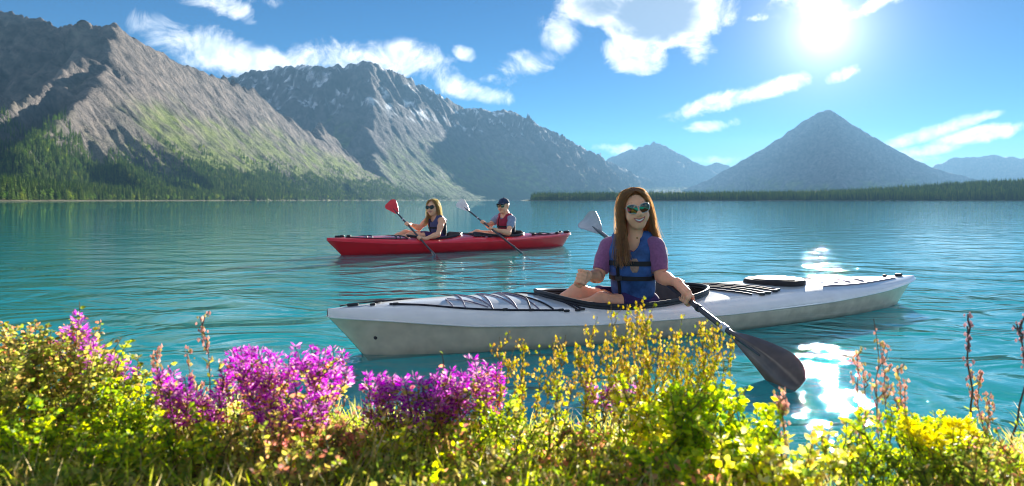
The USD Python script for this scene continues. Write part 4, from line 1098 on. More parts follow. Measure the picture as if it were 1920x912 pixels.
G_R = [[(0.0, -.068, .108), (-.036, -.066, .088), (-.068, -.044, .03), (-.078, -.03, -.05), (-.082, -.028, -.13), (-.088, -.055, -.19), (-.092, -.085, -.25), (-.085, -.098, -.33)],
       [(0.0, -.02, .128), (-.055, -.02, .10), (-.085, -.004, .02), (-.092, .0, -.06), (-.10, .0, -.13), (-.115, -.03, -.19), (-.13, -.06, -.25), (-.125, -.08, -.36)],
       [(0.0, .04, .128), (-.055, .055, .10), (-.085, .058, .02), (-.092, .055, -.06), (-.105, .05, -.14), (-.128, .035, -.20), (-.15, .01, -.27), (-.158, .0, -.36)],
       [(0.0, .08, .10), (-.02, .108, .05), (-.03, .112, -.02), (-.035, .11, -.1), (-.04, .105, -.18), (-.045, .11, -.25), (-.05, .115, -.3), (-.05, .115, -.33)]]
CAP = [ell((0, .024, .044), (.080, .094, .083)), cone((.072, .02, .0), (.080, .03, -.13), .018, .018), cone((-.072, .02, .0), (-.084, .02, -.13), .018, .018), cone((-.084, .02, -.13), (-.10, -.03, -.19), .018, .016), cone((-.10, -.03, -.19), (-.10, -.075, -.27), .016, .010),
       cone((0, .07, .0), (0, .075, -.18), .04, .03), cone((.05, .06, .0), (.06, .07, -.16), .03, .02), cone((-.05, .06, .0), (-.06, .06, -.16), .03, .02)]
hair(wt, wloc, WH, 'brown_hair', 3, 750, G_L, G_R, CAP, cuts=[ell((0, -.075, -.012), (.060, .062, .098)), ell((0, -.06, -.14), (.05, .07, .06))])
q = hit(wskin, WJ['neck'] + np.array([.012, -.4, .005]), np.array([0, 1.0, 0]))
if q is not None: obj('pendant', wloc(trimesh.creation.icosphere(1, .006).apply_translation(q)), 'gold', wt, smooth=True)

r1a, r1b = on_paddle(rp1, 764), on_paddle(rp1, 787)
pb = person({
    'label': 'long haired woman in black sunglasses and life vest, front of the red kayak', 'res': .008, 'head_turn': (-.42, .0, -.06), 'head_scale': 1.08,
    'joints': {'seat': at(818, 452, 11.3), 'head': at(812, 390, 11.22), 'neck': at(819, 408, 11.27), 'chest': at(820, 421, 11.28), 'waist': at(822, 435, 11.3), 'pelvis': at(823, 446, 11.32),
               'shoulder_r': at(802, 413, 11.45), 'shoulder_l': at(829, 415, 11.14), 'elbow_r': at(786, 428, 11.36), 'wrist_r': r1a + (at(770, 421, 11.3) - r1a) * .9, 'grip_r': r1a,
               'elbow_l': at(821, 440, 10.95), 'wrist_l': r1b + np.array([.08, .05, -.01]), 'grip_l': r1b,
               'hip_r': at(815, 448, 11.42), 'hip_l': at(822, 449, 11.2), 'knee_r': at(760, 438, 11.22), 'knee_l': at(770, 443, 11.0), 'ankle_r': at(722, 455, 11.05), 'ankle_l': at(725, 458, 10.85)},
    'bar_r': rp1[2], 'bar_l': rp1[2], 'vest': 'violet_vest', 'back': 'dark_vest', 'bands': (-.05,), 'zip': -.02, 'glasses': ('frame_black', 'dark_lens', .0035), 'smile': .004, 'open': .004, 'patches': ((-.07, -.03, .03, .035, 'orange_patch'),), 'width': .88})
sh = lambda Gs: [[(x, y, z) for x, y, z in g[:-1]] for g in Gs]
hair(pb[0], pb[1], pb[2], 'auburn_hair', 5, 260, sh(G_L), sh(G_R), [ell((0, .024, .044), (.080, .094, .083)), cone((.072, .02, .0), (.080, .03, -.14), .022, .02), cone((-.072, .02, .0), (-.084, .03, -.14), .022, .02), cone((0, .07, .0), (0, .075, -.18), .04, .04), cone((.05, .06, .0), (.06, .07, -.16), .03, .03), cone((-.05, .06, .0), (-.06, .06, -.16), .03, .03)], width=.004, cuts=[ell((0, -.075, -.012), (.060, .062, .098)), ell((0, -.06, -.14), (.05, .07, .06))], res=.008)

r2a, r2b = on_paddle(rp2, 906), on_paddle(rp2, 921)
pm = person({
    'label': 'man in a dark cap and crimson life vest, rear of the red kayak', 'res': .008, 'female': False, 'head_turn': (-.50, .0, -.02), 'head_scale': 1.08,
    'joints': {'seat': at(948, 450, 11.95), 'head': at(944, 387, 11.9), 'neck': at(949, 404, 11.93), 'chest': at(949, 418, 11.94), 'waist': at(950, 433, 11.96), 'pelvis': at(950, 445, 11.98),
               'shoulder_r': at(932, 410, 12.12), 'shoulder_l': at(960, 412, 11.78), 'elbow_r': at(918, 424, 12.02), 'wrist_r': r2a + (at(912, 421, 11.95) - r2a) * .95, 'grip_r': r2a,
               'elbow_l': at(953, 437, 11.55), 'wrist_l': r2b + np.array([.075, .04, -.02]), 'grip_l': r2b,
               'hip_r': at(942, 447, 12.08), 'hip_l': at(949, 448, 11.86), 'knee_r': at(894, 438, 11.85), 'knee_l': at(903, 443, 11.65), 'ankle_r': at(860, 453, 11.6), 'ankle_l': at(862, 456, 11.45)},
    'bar_r': rp2[2], 'bar_l': rp2[2], 'sleeve': .62, 'shirt': 'grey_cloth', 'vest': 'crimson_vest', 'back': 'dark_vest', 'bands': (-.06,), 'zip': -.02, 'glasses': ('frame_black', 'mirror_lens', .003), 'smile': .003, 'open': .003, 'limb': 1.1, 'width': .98})


def cap(pm):
    t, loc, H2, R, J, skin, b = pm
    HR = np.stack([H2(e) - H2((0, 0, 0)) for e in np.eye(3)], 1); HR /= np.linalg.norm(HR[:, 0])
    m = soft([(.01, [('e', H2((0, .014, .048)), np.array([.083, .100, .080]) * 1.05, HR)])], .008, clip=lambda X: (0.040 - ((X - H2((0, 0, 0))) @ HR)[..., 2]))
    h = obj('cap', loc(m), 'cap_cloth', t, smooth=60)
    u = np.linspace(-1, 1, 13); rows = []
    for k in np.linspace(0, 1, 7):
        for_ = [(x * .072 * (1 - .12 * k), -.062 - .035 * math.sqrt(max(1 - x * x, 0)) - k * .065 * math.sqrt(max(1 - x * x * .75, 0)), .046 - .012 * k - .012 * x * x) for x in u]
        rows.append([H2(q) for q in for_])
    W = np.array(rows); up = H2((0, 0, .004)) - H2((0, 0, 0)); v, f = grid_mesh(W[..., 0], W[..., 1], W[..., 2]); v2 = v + up
    obj('cap_peak', loc(trimesh.Trimesh(np.vstack([v, v2]), np.vstack([f[:, ::-1], f + len(v)]), process=False)), 'cap_cloth', h, smooth=True)
    obj('cap_button', loc(trimesh.creation.icosphere(1, .008).apply_translation(H2((0, .014, .132)))), 'cap_cloth', h, smooth=True)
    s = soft([(.01, [('e', H2((0, .03, .01)), np.array([.076, .085, .07]) * 1.06, HR)])], .008, clip=lambda X: np.maximum(((X - H2((0, 0, 0))) @ HR)[..., 2] - .045, -.0 - ((X - H2((0, 0, 0))) @ HR)[..., 1]))
    obj('hair', loc(s), 'dark_hair', t, smooth=True)
cap(pm)

# ------------------------------------------------------------------ the near bank
def bank_edge(x):
    x = np.asarray(x, float)
    e = 2.28 + 0.9 * (fbm(np.stack([x * 1.7, x * 0, x * 0], -1), 4, 5) - 0.5) - 0.36 * np.exp(-((x - 0.86) / 0.2) ** 2)
    return e + 0.15 * np.clip(-x - .3, 0, 1)


def bank_z(x, y):
    d = bank_edge(x) - y
    n = fbm(np.stack([np.asarray(x) * 6, np.asarray(y) * 6, np.asarray(x) * 0], -1), 4, 6) - 0.5
    return np.where(d > 0, 0.15 * (1 - np.exp(-np.maximum(d, 0) * 2.2)) + 0.05 * n * np.clip(d * 4, 0, 1), np.maximum(0.30 * d + 0.06 * n * np.clip(-d * 3, 0, 1), -2.9))


usdkit.material(stage, L + 'soil', {'g': ('geometry', {}), 'n': ('noise_texture', {'scale': 14.0, 'detail': 8.0, 'roughness': 0.65}), 'r': ('rgb_ramp', {'ramp': [(0.3, (0.03, 0.022, 0.014)), (0.55, (0.085, 0.06, 0.035)), (0.75, (0.16, 0.13, 0.08))]}),
    'z': ('separate_xyz', {}), 'd': ('map_range', {'from_min': -0.08, 'from_max': -0.9, 'to_min': 0.0, 'to_max': 1.0, 'clamp': True}), 'm': ('mix', {'color2': (0.016, 0.25, 0.245)}),
    'b': ('bump', {'distance': 0.03}), 'p': ('principled_bsdf', {'roughness': 0.9, 'specular_ior_level': 0.2})},
    [('g.position', 'n.vector'), ('n.fac', 'r.fac'), ('r.color', 'm.color1'), ('g.position', 'z.vector'), ('z.z', 'd.value'), ('d.result', 'm.fac'), ('m.color', 'p.base_color'), ('n.fac', 'b.height'), ('b.normal', 'p.normal')], surface='p.BSDF')
def bank():
    xs = np.concatenate([np.linspace(-14, -4, 30)[:-1], np.linspace(-4, 4, 220), np.linspace(4, 14, 30)[1:]])
    ys = np.concatenate([np.linspace(-6, 0.8, 20)[:-1], np.linspace(.8, 3.4, 80), np.linspace(3.4, 12.5, 40)[1:]])
    X, Y = np.meshgrid(xs, ys); Z = bank_z(X, Y)
    tag(obj('bank', grid_mesh(X, Y, Z), 'soil', smooth=True, kind='structure'), 'brown earth bank under the foreground plants')
bank()

for nm, mixf, rough in (('leaf', 0.55, 0.5), ('petal', 0.5, 0.6), ('stalk', 0.15, 0.7)):
    usdkit.material(stage, L + nm, {'a': ('attribute', {'attribute': 'tint'}), 'd': ('principled_bsdf', {'roughness': rough, 'specular_ior_level': 0.35}), 't': ('translucent_bsdf', {}),
        'h': ('hsv', {'saturation': 1.1, 'value': 1.9, 'hue': 0.49 if nm == 'leaf' else 0.5}), 'm': ('mix_closure', {'fac': mixf})},
        [('a.color', 'd.base_color'), ('a.color', 'h.color'), ('h.color', 't.color'), ('d.BSDF', 'm.closure1'), ('t.BSDF', 'm.closure2')], surface='m.closure')

LIME = [(.22, .32, .025), (.30, .36, .03), (.15, .24, .025), (.38, .40, .035), (.10, .17, .025)]
OLIVE = [(.14, .19, .03), (.22, .25, .04), (.28, .27, .06), (.09, .14, .025), (.33, .30, .09), (.20, .15, .05)]
GOLD = [(.50, .46, .04), (.56, .52, .08), (.40, .43, .05), (.50, .40, .14), (.34, .40, .04), (.62, .55, .28)]
RUSSET = [(.36, .16, .09), (.45, .24, .13), (.30, .24, .06), (.24, .22, .05), (.48, .20, .17), (.16, .18, .04)]
DEEP = [(.05, .09, .02), (.08, .13, .025), (.12, .18, .03), (.18, .22, .035), (.06, .07, .02)]
MAGENTA = [(.42, .04, .42), (.52, .10, .52), (.33, .03, .38), (.58, .22, .54), (.24, .02, .32), (.58, .34, .46)]
MAUVE = [(.42, .12, .45), (.50, .20, .50), (.35, .08, .42)]


def leaves(P, D, ln, wd, r, pal, curl=0.35, jitter=.25):
    """Leaves at P along D: six points each, folded along the middle and drooping at the tip."""
    n = len(P); D = D / (np.linalg.norm(D, axis=1, keepdims=True) + 1e-9)
    S = np.cross(D, r.normal(size=(n, 3))); S /= np.linalg.norm(S, axis=1, keepdims=True) + 1e-9; U = np.cross(S, D)
    ln = np.broadcast_to(ln, (n,))[:, None]; wd = np.broadcast_to(wd, (n,))[:, None]
    dr = np.array([0, 0, -1.0]) * ln * curl * .4
    c1, c2 = P + D * ln * .35, P + D * ln * .7 + dr * .35
    v = np.stack([P, c1 + S * wd * .5 + U * wd * .15, c1 - S * wd * .5 + U * wd * .15, c2 + S * wd * .36 + U * wd * .1, c2 - S * wd * .36 + U * wd * .1, P + D * ln + dr], 1)
    f = np.array([[0, 1, 2], [1, 3, 4], [1, 4, 2], [3, 5, 4]])
    F_ = (np.arange(n)[:, None, None] * 6 + f).reshape(-1, 3)
    col = np.minimum(np.array(pal)[r.integers(0, len(pal), n)] * 1.5 * r.uniform(1 - jitter, 1 + jitter, (n, 1)), .8)
    return v.reshape(-1, 3), F_, np.repeat(col, 6, 0)


def petals(P, D, ln, wd, r, pal):
    n = len(P); D = D / (np.linalg.norm(D, axis=1, keepdims=True) + 1e-9); S = np.cross(D, r.normal(size=(n, 3))); S /= np.linalg.norm(S, axis=1, keepdims=True) + 1e-9
    ln = np.broadcast_to(ln, (n,))[:, None]; wd = np.broadcast_to(wd, (n,))[:, None]
    v = np.stack([P, P + D * ln * .6 + S * wd * .5, P + D * ln, P + D * ln * .6 - S * wd * .5], 1)
    F_ = (np.arange(n)[:, None, None] * 4 + np.array([[0, 1, 2], [0, 2, 3]])).reshape(-1, 3)
    return v.reshape(-1, 3), F_, np.repeat(np.array(pal)[r.integers(0, len(pal), n)] * r.uniform(.75, 1.25, (n, 1)), 4, 0)


def buds(P, size, r, pal):
    n = len(P); o = np.array([[1, 0, 0], [-.5, .8, 0], [-.5, -.8, 0], [0, 0, 1.5], [0, 0, -1.2]]); f = np.array([[0, 1, 3], [1, 2, 3], [2, 0, 3], [1, 0, 4], [2, 1, 4], [0, 2, 4]])
    s = np.broadcast_to(size, (n,))[:, None, None]; v = P[:, None] + (o[None] + r.normal(0, .2, (n, 5, 3))) * s
    return v.reshape(-1, 3), (np.arange(n)[:, None, None] * 5 + f).reshape(-1, 3), np.repeat(np.array(pal)[r.integers(0, len(pal), n)] * r.uniform(.75, 1.25, (n, 1)), 5, 0)


def stem_curve(base, tip, r, bend=.06, n=9):
    base, tip = np.asarray(base, float), np.asarray(tip, float); u = np.linspace(0, 1, n)[:, None]; h = np.linalg.norm(tip - base)
    side = r.normal(0, 1, 3) * bend * h; side[2] = 0
    return base + (tip - base) * u + side * np.sin(np.pi * u) * u + r.normal(0, .004, (n, 3)) * np.sin(np.pi * u)


def along(c, u):
    i = np.clip(u * (len(c) - 1), 0, len(c) - 1.001); k = i.astype(int); w = (i - k)[:, None]
    return c[k] * (1 - w) + c[k + 1] * w


def merge(parts):
    o, V, F_, C = 0, [], [], []
    for v, f, c in parts: V.append(v); F_.append(f + o); C.append(c); o += len(v)
    return np.vstack(V), np.vstack(F_), np.vstack(C)


def tubes(curves, r0, r1, col, r):
    out = []
    for c in curves:
        m = tube(c, np.linspace(r0, r1, len(c)), 4, cap=False); k = np.array(col[r.integers(0, len(col))]) * r.uniform(.8, 1.2)
        out.append((m.vertices, m.faces, np.tile(k, (len(m.vertices), 1))))
    return merge(out)


def put(t, base, name, parts, mat, kind=None, label=None):
    v, f, c = merge(parts) if isinstance(parts, list) else parts
    return obj(name, (v - base, f), mat, t, tint=c, kind=kind, label=label)


STALK = [(.16, .15, .04), (.22, .14, .07), (.12, .14, .04)]
def ground(px, Y):
    x = (px - CX) / F * Y
    return np.array([x, Y, float(bank_z(x, Y))])


def shrub(name, label, px, Y, tops, seed, per=46, ln=.021, wd=.012, pal=LIME, cat='plant', group=None, stalk=STALK, up=.5, start=.12, thick=.0022, twigs=2, flower=None, sp=None, fl_pal=MAGENTA, base_spread=.05):
    """A bushy plant rooted at column px, Y metres away, whose shoots end at the points (px, py) in tops."""
    r = np.random.default_rng(seed); base = ground(px, Y); base[2] = max(base[2], -.02) - .01
    t = thing(name, label, cat, base, group)
    curves, lv, spikes = [], [], []
    for k, q in enumerate(tops):
        tip = at(q[0], q[1], Y + r.uniform(-.14, .14)); b = base + [r.normal(0, base_spread), r.normal(0, base_spread * .6), 0]
        if tip[2] < base[2] + .04: tip[2] = base[2] + .04
        c = stem_curve(b, tip, r); curves.append(c); h = np.linalg.norm(tip - b)
        n = max(8, int(per * h / .4)); u = r.uniform(start, 1.0 if not flower else .86, n) ** .8
        P = along(c, u); a = r.uniform(0, 2 * np.pi, n); D = np.stack([np.cos(a), np.sin(a), up + r.normal(0, .35, n)], 1)
        s = r.uniform(.6, 1.15, n) * (1.1 - .35 * u)
        P = P + D * (r.uniform(0, .022, n) * (1.2 - u))[:, None]
        lv.append(leaves(P, D, ln * s, wd * s, r, pal))
        for _ in range(twigs):
            i = r.uniform(.3, .85); p = along(c, np.array([i]))[0]; a = r.uniform(0, 6.28); e = p + np.array([math.cos(a), math.sin(a), r.uniform(.4, 1.4)]) * h * r.uniform(.12, .26)
            cc = stem_curve(p, e, r, .1, 5); curves.append(cc); m = max(5, int(per * .3)); u = r.uniform(.1, 1, m); P = along(cc, u); a = r.uniform(0, 6.28, m)
            D = np.stack([np.cos(a), np.sin(a), up + r.normal(0, .35, m)], 1); s = r.uniform(.5, 1.0, m); lv.append(leaves(P, D, ln * s, wd * s, r, pal))
        if flower:
            fl, dens = flower; L_ = min(fl * r.uniform(.7, 1.2), h * .6); u0 = 1 - L_ / h; m = int(dens * L_ / .1)
            u = r.uniform(u0, 1, m); P = along(c, u); a = r.uniform(0, 6.28, m); fall = (1.05 - (u - u0) / (1 - u0))[:, None]
            parts = []
            for _ in range(4):
                b_ = a + r.normal(0, .8, m); D = np.stack([np.cos(b_), np.sin(b_), r.uniform(-.1, 1.3, m)], 1); o = P + np.stack([np.cos(a), np.sin(a), .3 + 0 * a], 1) * (.012 * fall + .003)
                parts.append(petals(o, D, r.uniform(.012, .024, m), r.uniform(.0035, .006, m), r, fl_pal))
            spikes.append(parts)
    put(t, base, 'stem', tubes(curves, thick, thick * .45, stalk, r), 'stalk', 'stuff')
    put(t, base, 'foliage', lv, 'leaf', 'stuff')
    for parts in spikes: put(t, base, 'flower_spike', parts, 'petal')
    return t


def seed_plant(name, label, px, Y, tops, seed, pal=GOLD, size=.0042, per=40, leafy=16, group=None, start=.35, thick=.0013, stalk=None, side=5, lpal=None):
    """Thin wiry stems hung with small buds and a few narrow leaves."""
    r = np.random.default_rng(seed); base = ground(px, Y); base[2] = max(base[2], -.02) - .01
    t = thing(name, label, 'plant', base, group); curves, bd, lv = [], [], []
    for q in tops:
        tip = at(q[0], q[1], Y + r.uniform(-.08, .08)); b = base + [r.normal(0, .025), r.normal(0, .02), 0]; c = stem_curve(b, tip, r, .05, 10); curves.append(c); h = np.linalg.norm(tip - b)
        tw = [c]
        for _ in range(side):
            p = along(c, np.array([r.uniform(start, .95)]))[0]; a = r.uniform(0, 6.28); cc = stem_curve(p, p + np.array([math.cos(a) * .5, math.sin(a) * .5, 1.0]) * h * r.uniform(.06, .15), r, .12, 5); curves.append(cc); tw.append(cc)
        for k, cc in enumerate(tw):
            n = per if k == 0 else max(4, per // 4); u = r.uniform(start if k == 0 else .3, 1, n); P = along(cc, u) + r.normal(0, .005, (n, 3)); bd.append(buds(P, size * r.uniform(.5, 1.3, n), r, pal))
        n = leafy; u = r.uniform(.05, .65, n); P = along(c, u); a = r.uniform(0, 6.28, n); lv.append(leaves(P, np.stack([np.cos(a), np.sin(a), r.uniform(.2, 1.4, n)], 1), r.uniform(.014, .032, n), r.uniform(.004, .008, n), r, lpal or pal))
    put(t, base, 'stem', tubes(curves, thick, thick * .5, stalk or [(.30, .24, .05), (.24, .16, .06)], r), 'stalk', 'stuff')
    put(t, base, 'bud', bd, 'leaf', 'stuff')
    put(t, base, 'foliage', lv, 'leaf', 'stuff')
    return t


def fan(r, px0, px1, py0, py1, n, slope=0.0):
    x = np.linspace(px0, px1, n) + r.uniform(-.4, .4, n) * (px1 - px0) / max(n, 1)
    return [(a, r.uniform(py0, py1) + slope * (a - px0)) for a in x]


def plants():
    r = np.random.default_rng(77)
    # left bush
    LB = [(-30, 1.80, (-60, 60, 640, 740), 9, OLIVE, 'olive leafy bush cut off by the left edge of the picture'), (60, 1.95, (10, 130, 605, 670), 10, OLIVE, 'tall olive bush with pale tips left of the first purple spikes'),
          (150, 1.9, (80, 220, 625, 700), 10, OLIVE, 'olive green bush directly under the leftmost purple spikes'), (230, 1.85, (170, 300, 690, 780), 9, LIME, 'yellow green bush sloping down right of the leftmost purple spikes'),
          (60, 1.68, (-20, 150, 720, 820), 10, LIME, 'low lime bush in the lower left corner'), (210, 1.65, (130, 300, 770, 850), 9, LIME, 'low lime bush right of the lower left corner'),
          (330, 1.72, (270, 400, 760, 850), 8, LIME, 'lime bush below the small magenta cluster at left'),
          (15, 2.08, (-40, 80, 600, 660), 11, OLIVE + RUSSET[:2], 'pale olive bush at the left edge, the hindmost one'), (115, 2.08, (70, 185, 605, 650), 11, OLIVE + RUSSET[:2], 'pale olive bush behind the leftmost purple spikes'), (215, 2.02, (165, 275, 660, 715), 10, OLIVE + LIME[:2], 'olive bush behind the lower end of the leftmost purple spikes')]
    for i, (px, Y, q, n, pal, lab) in enumerate(LB): shrub('leafy_bush', lab, px, Y, fan(r, *q, n + 4), 100 + i, per=74, pal=pal, ln=.021, wd=.0125)
    shrub('purple_flower_plant', 'leftmost purple flowering plant, its spikes descending towards the right', 160, 2.0, [(110, 640), (128, 615), (146, 590), (152, 600), (160, 628), (172, 640), (185, 655), (200, 662), (215, 672), (228, 680), (245, 684), (262, 690)], 140, per=30, pal=OLIVE, flower=(.07, 26), fl_pal=MAUVE + MAGENTA[:2])
    MG = [(340, 1.92, (292, 345, 695, 725), 7, 'magenta flower cluster left of the largest one, its left half'), (395, 1.9, (345, 425, 715, 765), 8, 'magenta flower cluster left of the largest one, its drooping right half'),
          (450, 1.98, (424, 475, 640, 690), 8, 'largest magenta flower clump, its tall left end'), (520, 1.96, (465, 560, 655, 700), 12, 'largest magenta flower clump, its dense middle'), (600, 1.97, (555, 650, 642, 690), 12, 'largest magenta flower clump, its right end under the kayak bow'),
          (540, 1.86, (460, 620, 710, 760), 11, 'magenta flowers in front of and below the largest clump'), (712, 1.95, (682, 742, 700, 735), 8, 'magenta flower cluster between the largest clump and the right one'),
          (790, 1.94, (752, 820, 705, 745), 9, 'right magenta flower cluster, its left half'), (845, 1.96, (815, 882, 692, 735), 10, 'right magenta flower cluster, its right half'), (905, 2.02, (868, 940, 668, 700), 7, 'small magenta spikes below the middle of the white hull')]
    for i, (px, Y, q, n, lab) in enumerate(MG): shrub('purple_flower_plant', lab, px, Y, fan(r, q[0], q[1], q[2], q[3] + 8, n), 160 + i, per=42, pal=RUSSET + OLIVE, flower=(.12, 28), stalk=[(.2, .12, .08), (.14, .1, .06)], twigs=1)
    shrub('purple_flower_plant', 'pale purple flowers among the golden stalks right of centre', 1150, 1.92, fan(r, 1108, 1192, 705, 745, 7), 180, per=22, pal=OLIVE, flower=(.055, 20), fl_pal=MAUVE)
    # russet and yellow green plants of the middle
    RS = [(430, 1.72, (380, 480, 770, 850), 8, DEEP + OLIVE, 'dark leafy plant below the left magenta cluster'), (540, 1.75, (480, 590, 765, 830), 9, RUSSET, 'russet stemmed plant below the largest magenta clump'), (640, 1.78, (590, 700, 745, 815), 9, RUSSET, 'pinkish russet plant below the gap right of the largest clump'),
          (735, 1.76, (690, 790, 755, 820), 9, GOLD + LIME, 'yellow leaved plant below the middle magenta cluster'), (830, 1.72, (780, 880, 790, 850), 8, RUSSET + LIME, 'mottled plant below the right magenta cluster'), (905, 1.85, (860, 960, 735, 800), 8, LIME, 'fresh green plant right of the right magenta cluster'),
          (990, 1.8, (945, 1050, 735, 800), 8, LIME + OLIVE, 'green plant left of the golden stalks'), (1085, 1.76, (1040, 1140, 760, 830), 8, OLIVE + RUSSET, 'olive plant under the pale purple flowers'), (560, 1.55, (480, 640, 835, 880), 8, RUSSET + OLIVE, 'low russet plant at the lower edge below the largest clump'),
          (930, 1.56, (850, 1010, 835, 880), 8, OLIVE, 'low olive plant at the lower edge in the middle'), (1130, 1.58, (1060, 1200, 820, 870), 8, OLIVE + GOLD, 'low yellowish plant at the lower edge right of the middle')]
    for i, (px, Y, q, n, pal, lab) in enumerate(RS): shrub('leafy_plant', lab, px, Y, fan(r, *q, n), 200 + i, per=52, pal=pal, ln=.02, wd=.010, up=.8)
    # golden stalks
    GS = [(955, 2.0, (935, 985, 618, 690), 4, 'golden stalks just right of the small magenta spikes'), (1010, 2.0, (990, 1035, 630, 700), 3, 'sparse golden stalks left of the golden clump'), (1060, 1.98, (1035, 1090, 610, 680), 5, 'golden stalks at the left side of the golden clump'),
          (1110, 1.95, (1085, 1140, 590, 670), 6, 'golden stalks below the left end of the coaming'), (1160, 1.96, (1135, 1190, 565, 650), 6, 'golden stalks reaching the coaming below the woman'), (1208, 1.93, (1185, 1235, 510, 640), 6, 'tallest golden stalks, in front of the woman'),
          (1250, 1.94, (1225, 1280, 585, 650), 6, 'golden stalks below the woman and her elbow'), (1295, 1.92, (1270, 1320, 598, 655), 7, 'dense golden stalks left of the paddle shaft'), (1335, 1.94, (1315, 1362, 610, 670), 6, 'golden stalks at the right end of the golden clump'),
          (1190, 1.84, (1150, 1230, 660, 730), 7, 'lower golden stalks in front of the golden clump'), (1290, 1.82, (1240, 1340, 655, 720), 8, 'lower golden stalks beside the paddle shaft')]
    for i, (px, Y, q, n, lab) in enumerate(GS): seed_plant('golden_stalk_plant', lab, px, Y, fan(r, *q, n), 300 + i, leafy=14, size=.0036, per=34, lpal=GOLD[:3] + LIME)
    # fresh green herbs right of the middle
    HB = [(1225, 1.8, (1180, 1270, 710, 780), 9, LIME + GOLD, 'yellow green herb under the golden clump'), (1290, 1.78, (1250, 1340, 690, 770), 10, LIME, 'bright lime herb below the paddle shaft'), (1350, 1.82, (1315, 1390, 690, 760), 9, LIME, 'bright lime herb left of the paddle blade'),
          (1420, 1.78, (1385, 1470, 745, 800), 9, LIME, 'lime herb below the tip of the paddle blade'), (1250, 1.6, (1190, 1320, 800, 860), 9, LIME, 'broad lime herb at the lower edge under the golden clump'), (1380, 1.6, (1310, 1450, 800, 850), 9, LIME + GOLD, 'yellowish lime herb at the lower edge left of the water glint'),
          (1520, 1.62, (1450, 1590, 835, 870), 9, GOLD + OLIVE, 'low golden ground plant below the bright water glint')]
    for i, (px, Y, q, n, pal, lab) in enumerate(HB): shrub('leafy_herb', lab, px, Y, fan(r, *q, n), 400 + i, per=50, pal=pal, ln=.026, wd=.018, up=.6)
    # right bush
    RB = [(1570, 1.85, (1510, 1625, 790, 840), 9, LIME + OLIVE, 'olive left end of the dense bush at lower right'), (1640, 1.9, (1595, 1690, 768, 810), 10, LIME, 'lime crown of the dense bush at lower right, left part'), (1720, 1.9, (1670, 1775, 758, 800), 11, LIME + GOLD[:1], 'lime crown of the dense bush at lower right, middle'),
          (1790, 1.86, (1745, 1845, 775, 820), 10, LIME, 'lime crown of the dense bush at lower right, right part'), (1870, 1.82, (1825, 1935, 805, 850), 9, OLIVE + RUSSET, 'olive brown bush at the lower right corner'), (1660, 1.65, (1590, 1730, 830, 870), 9, DEEP + LIME, 'dark green bush at the lower edge under the right crown'),
          (1800, 1.62, (1730, 1900, 840, 880), 9, DEEP + OLIVE, 'dark green bush at the lower edge near the right corner')]
    for i, (px, Y, q, n, pal, lab) in enumerate(RB): shrub('dense_bush', lab, px, Y, fan(r, *q, n), 500 + i, per=70, pal=pal, ln=.02, wd=.010, up=.9)
    shrub('yellow_flower_plant', 'bright yellow flowering tuft on the dense bush at lower right', 1765, 1.8, fan(r, 1700, 1822, 785, 820, 16), 520, per=40, pal=LIME, flower=(.04, 60), fl_pal=[(.60, .52, .02), (.66, .56, .03), (.5, .48, .02)], ln=.018, wd=.009)
    # thin tall stalks
    PK = [(.50, .36, .32), (.58, .44, .38), (.45, .42, .24)]; GR = [(.36, .27, .28), (.42, .32, .33)]
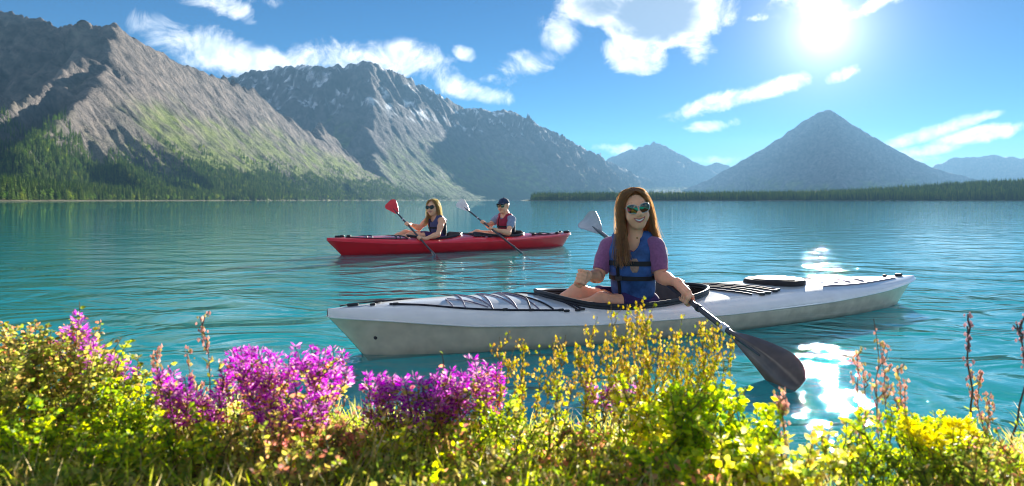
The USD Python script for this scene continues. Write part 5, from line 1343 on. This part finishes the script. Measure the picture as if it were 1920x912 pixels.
    TS = [(1640, 2.0, [(1638, 598), (1650, 640)], 'pink seed stalk rising from the dense bush at lower right'), (1612, 2.02, [(1606, 660), (1618, 690)], 'thin pale stalk left of the pink seed stalk'), (1685, 2.0, [(1680, 690), (1700, 715)], 'short pale stalk right of the pink seed stalk'),
          (1828, 2.05, [(1814, 612)], 'tall grey stalk second from the right edge'), (1890, 2.05, [(1906, 608)], 'tall leaning grey stalk at the right edge'), (1852, 2.05, [(1858, 735), (1838, 705)], 'faint short stalk between the two tall grey stalks'),
          (372, 2.0, [(374, 592), (346, 655)], 'single pinkish stalk left of the largest magenta clump'), (300, 2.02, [(297, 648), (285, 665)], 'thin stalk left of the single pinkish one'), (1470, 1.85, [(1458, 735), (1462, 742)], 'short green stalk below the paddle tip')]
    for i, (px, Y, tops, lab) in enumerate(TS):
        g = i in (3, 4)
        seed_plant('seed_stalk', lab, px, Y, tops, 600 + i, pal=GR if g else PK, size=.005 if g else .0045, per=26, leafy=8 if g else 16, start=.62 if g else .4, thick=.0042 if g else .0019, stalk=[(.13, .10, .10)] if g else [(.24, .14, .09)], side=2 if g else 5, lpal=OLIVE)


plants()


def cover():
    """The matted low growth of the bank."""
    r = np.random.default_rng(91); n = 30000
    y = r.uniform(1.15, 2.62, n); x = r.uniform(-1, 1, n) * (y * .74 + .1); e = bank_edge(x)
    k = y < e - .02 - .12 * r.random(n) ** 2; x, y = x[k], y[k]; n = len(x); z = bank_z(x, y)
    tall = .015 + .10 * fbm(np.stack([x * 4, y * 4, x * 0], -1), 3, 14) * np.clip((bank_edge(x) - y) * 2.5, .15, 1)
    P = np.stack([x, y, z + tall * r.random(n) ** .7], 1); a = r.uniform(0, 6.28, n)
    D = np.stack([np.cos(a), np.sin(a), r.uniform(.1, 1.4, n)], 1); px = CX + x / y * F
    zone = fbm(np.stack([x * 3, y * 3, x * 0], -1), 3, 15)
    c = [leaves(P[s], D[s], r.uniform(.012, .026, s.sum()), r.uniform(.006, .014, s.sum()), r, pal) for s, pal in ((zone < .44, DEEP[2:4] + OLIVE), ((zone >= .44) & (zone < .54), OLIVE + LIME), (zone >= .54, LIME + RUSSET[:2]))]
    m = 11000; i = r.integers(0, n, m); b = P[i] * 1.0; b[:, 2] = z[i]; D = np.stack([r.normal(0, .4, m), r.normal(0, .4, m), np.ones(m)], 1)
    c.append(leaves(b, D, r.uniform(.05, .17, m), r.uniform(.0018, .004, m), r, OLIVE + LIME[:2] + [(.34, .29, .15), (.42, .36, .2)], curl=.5))
    v, f, col = merge(c)
    tag(obj('ground_cover', (v, f), 'leaf', tint=col, kind='stuff'), 'matted leaves and grass covering the near bank', 'ground cover')


cover()
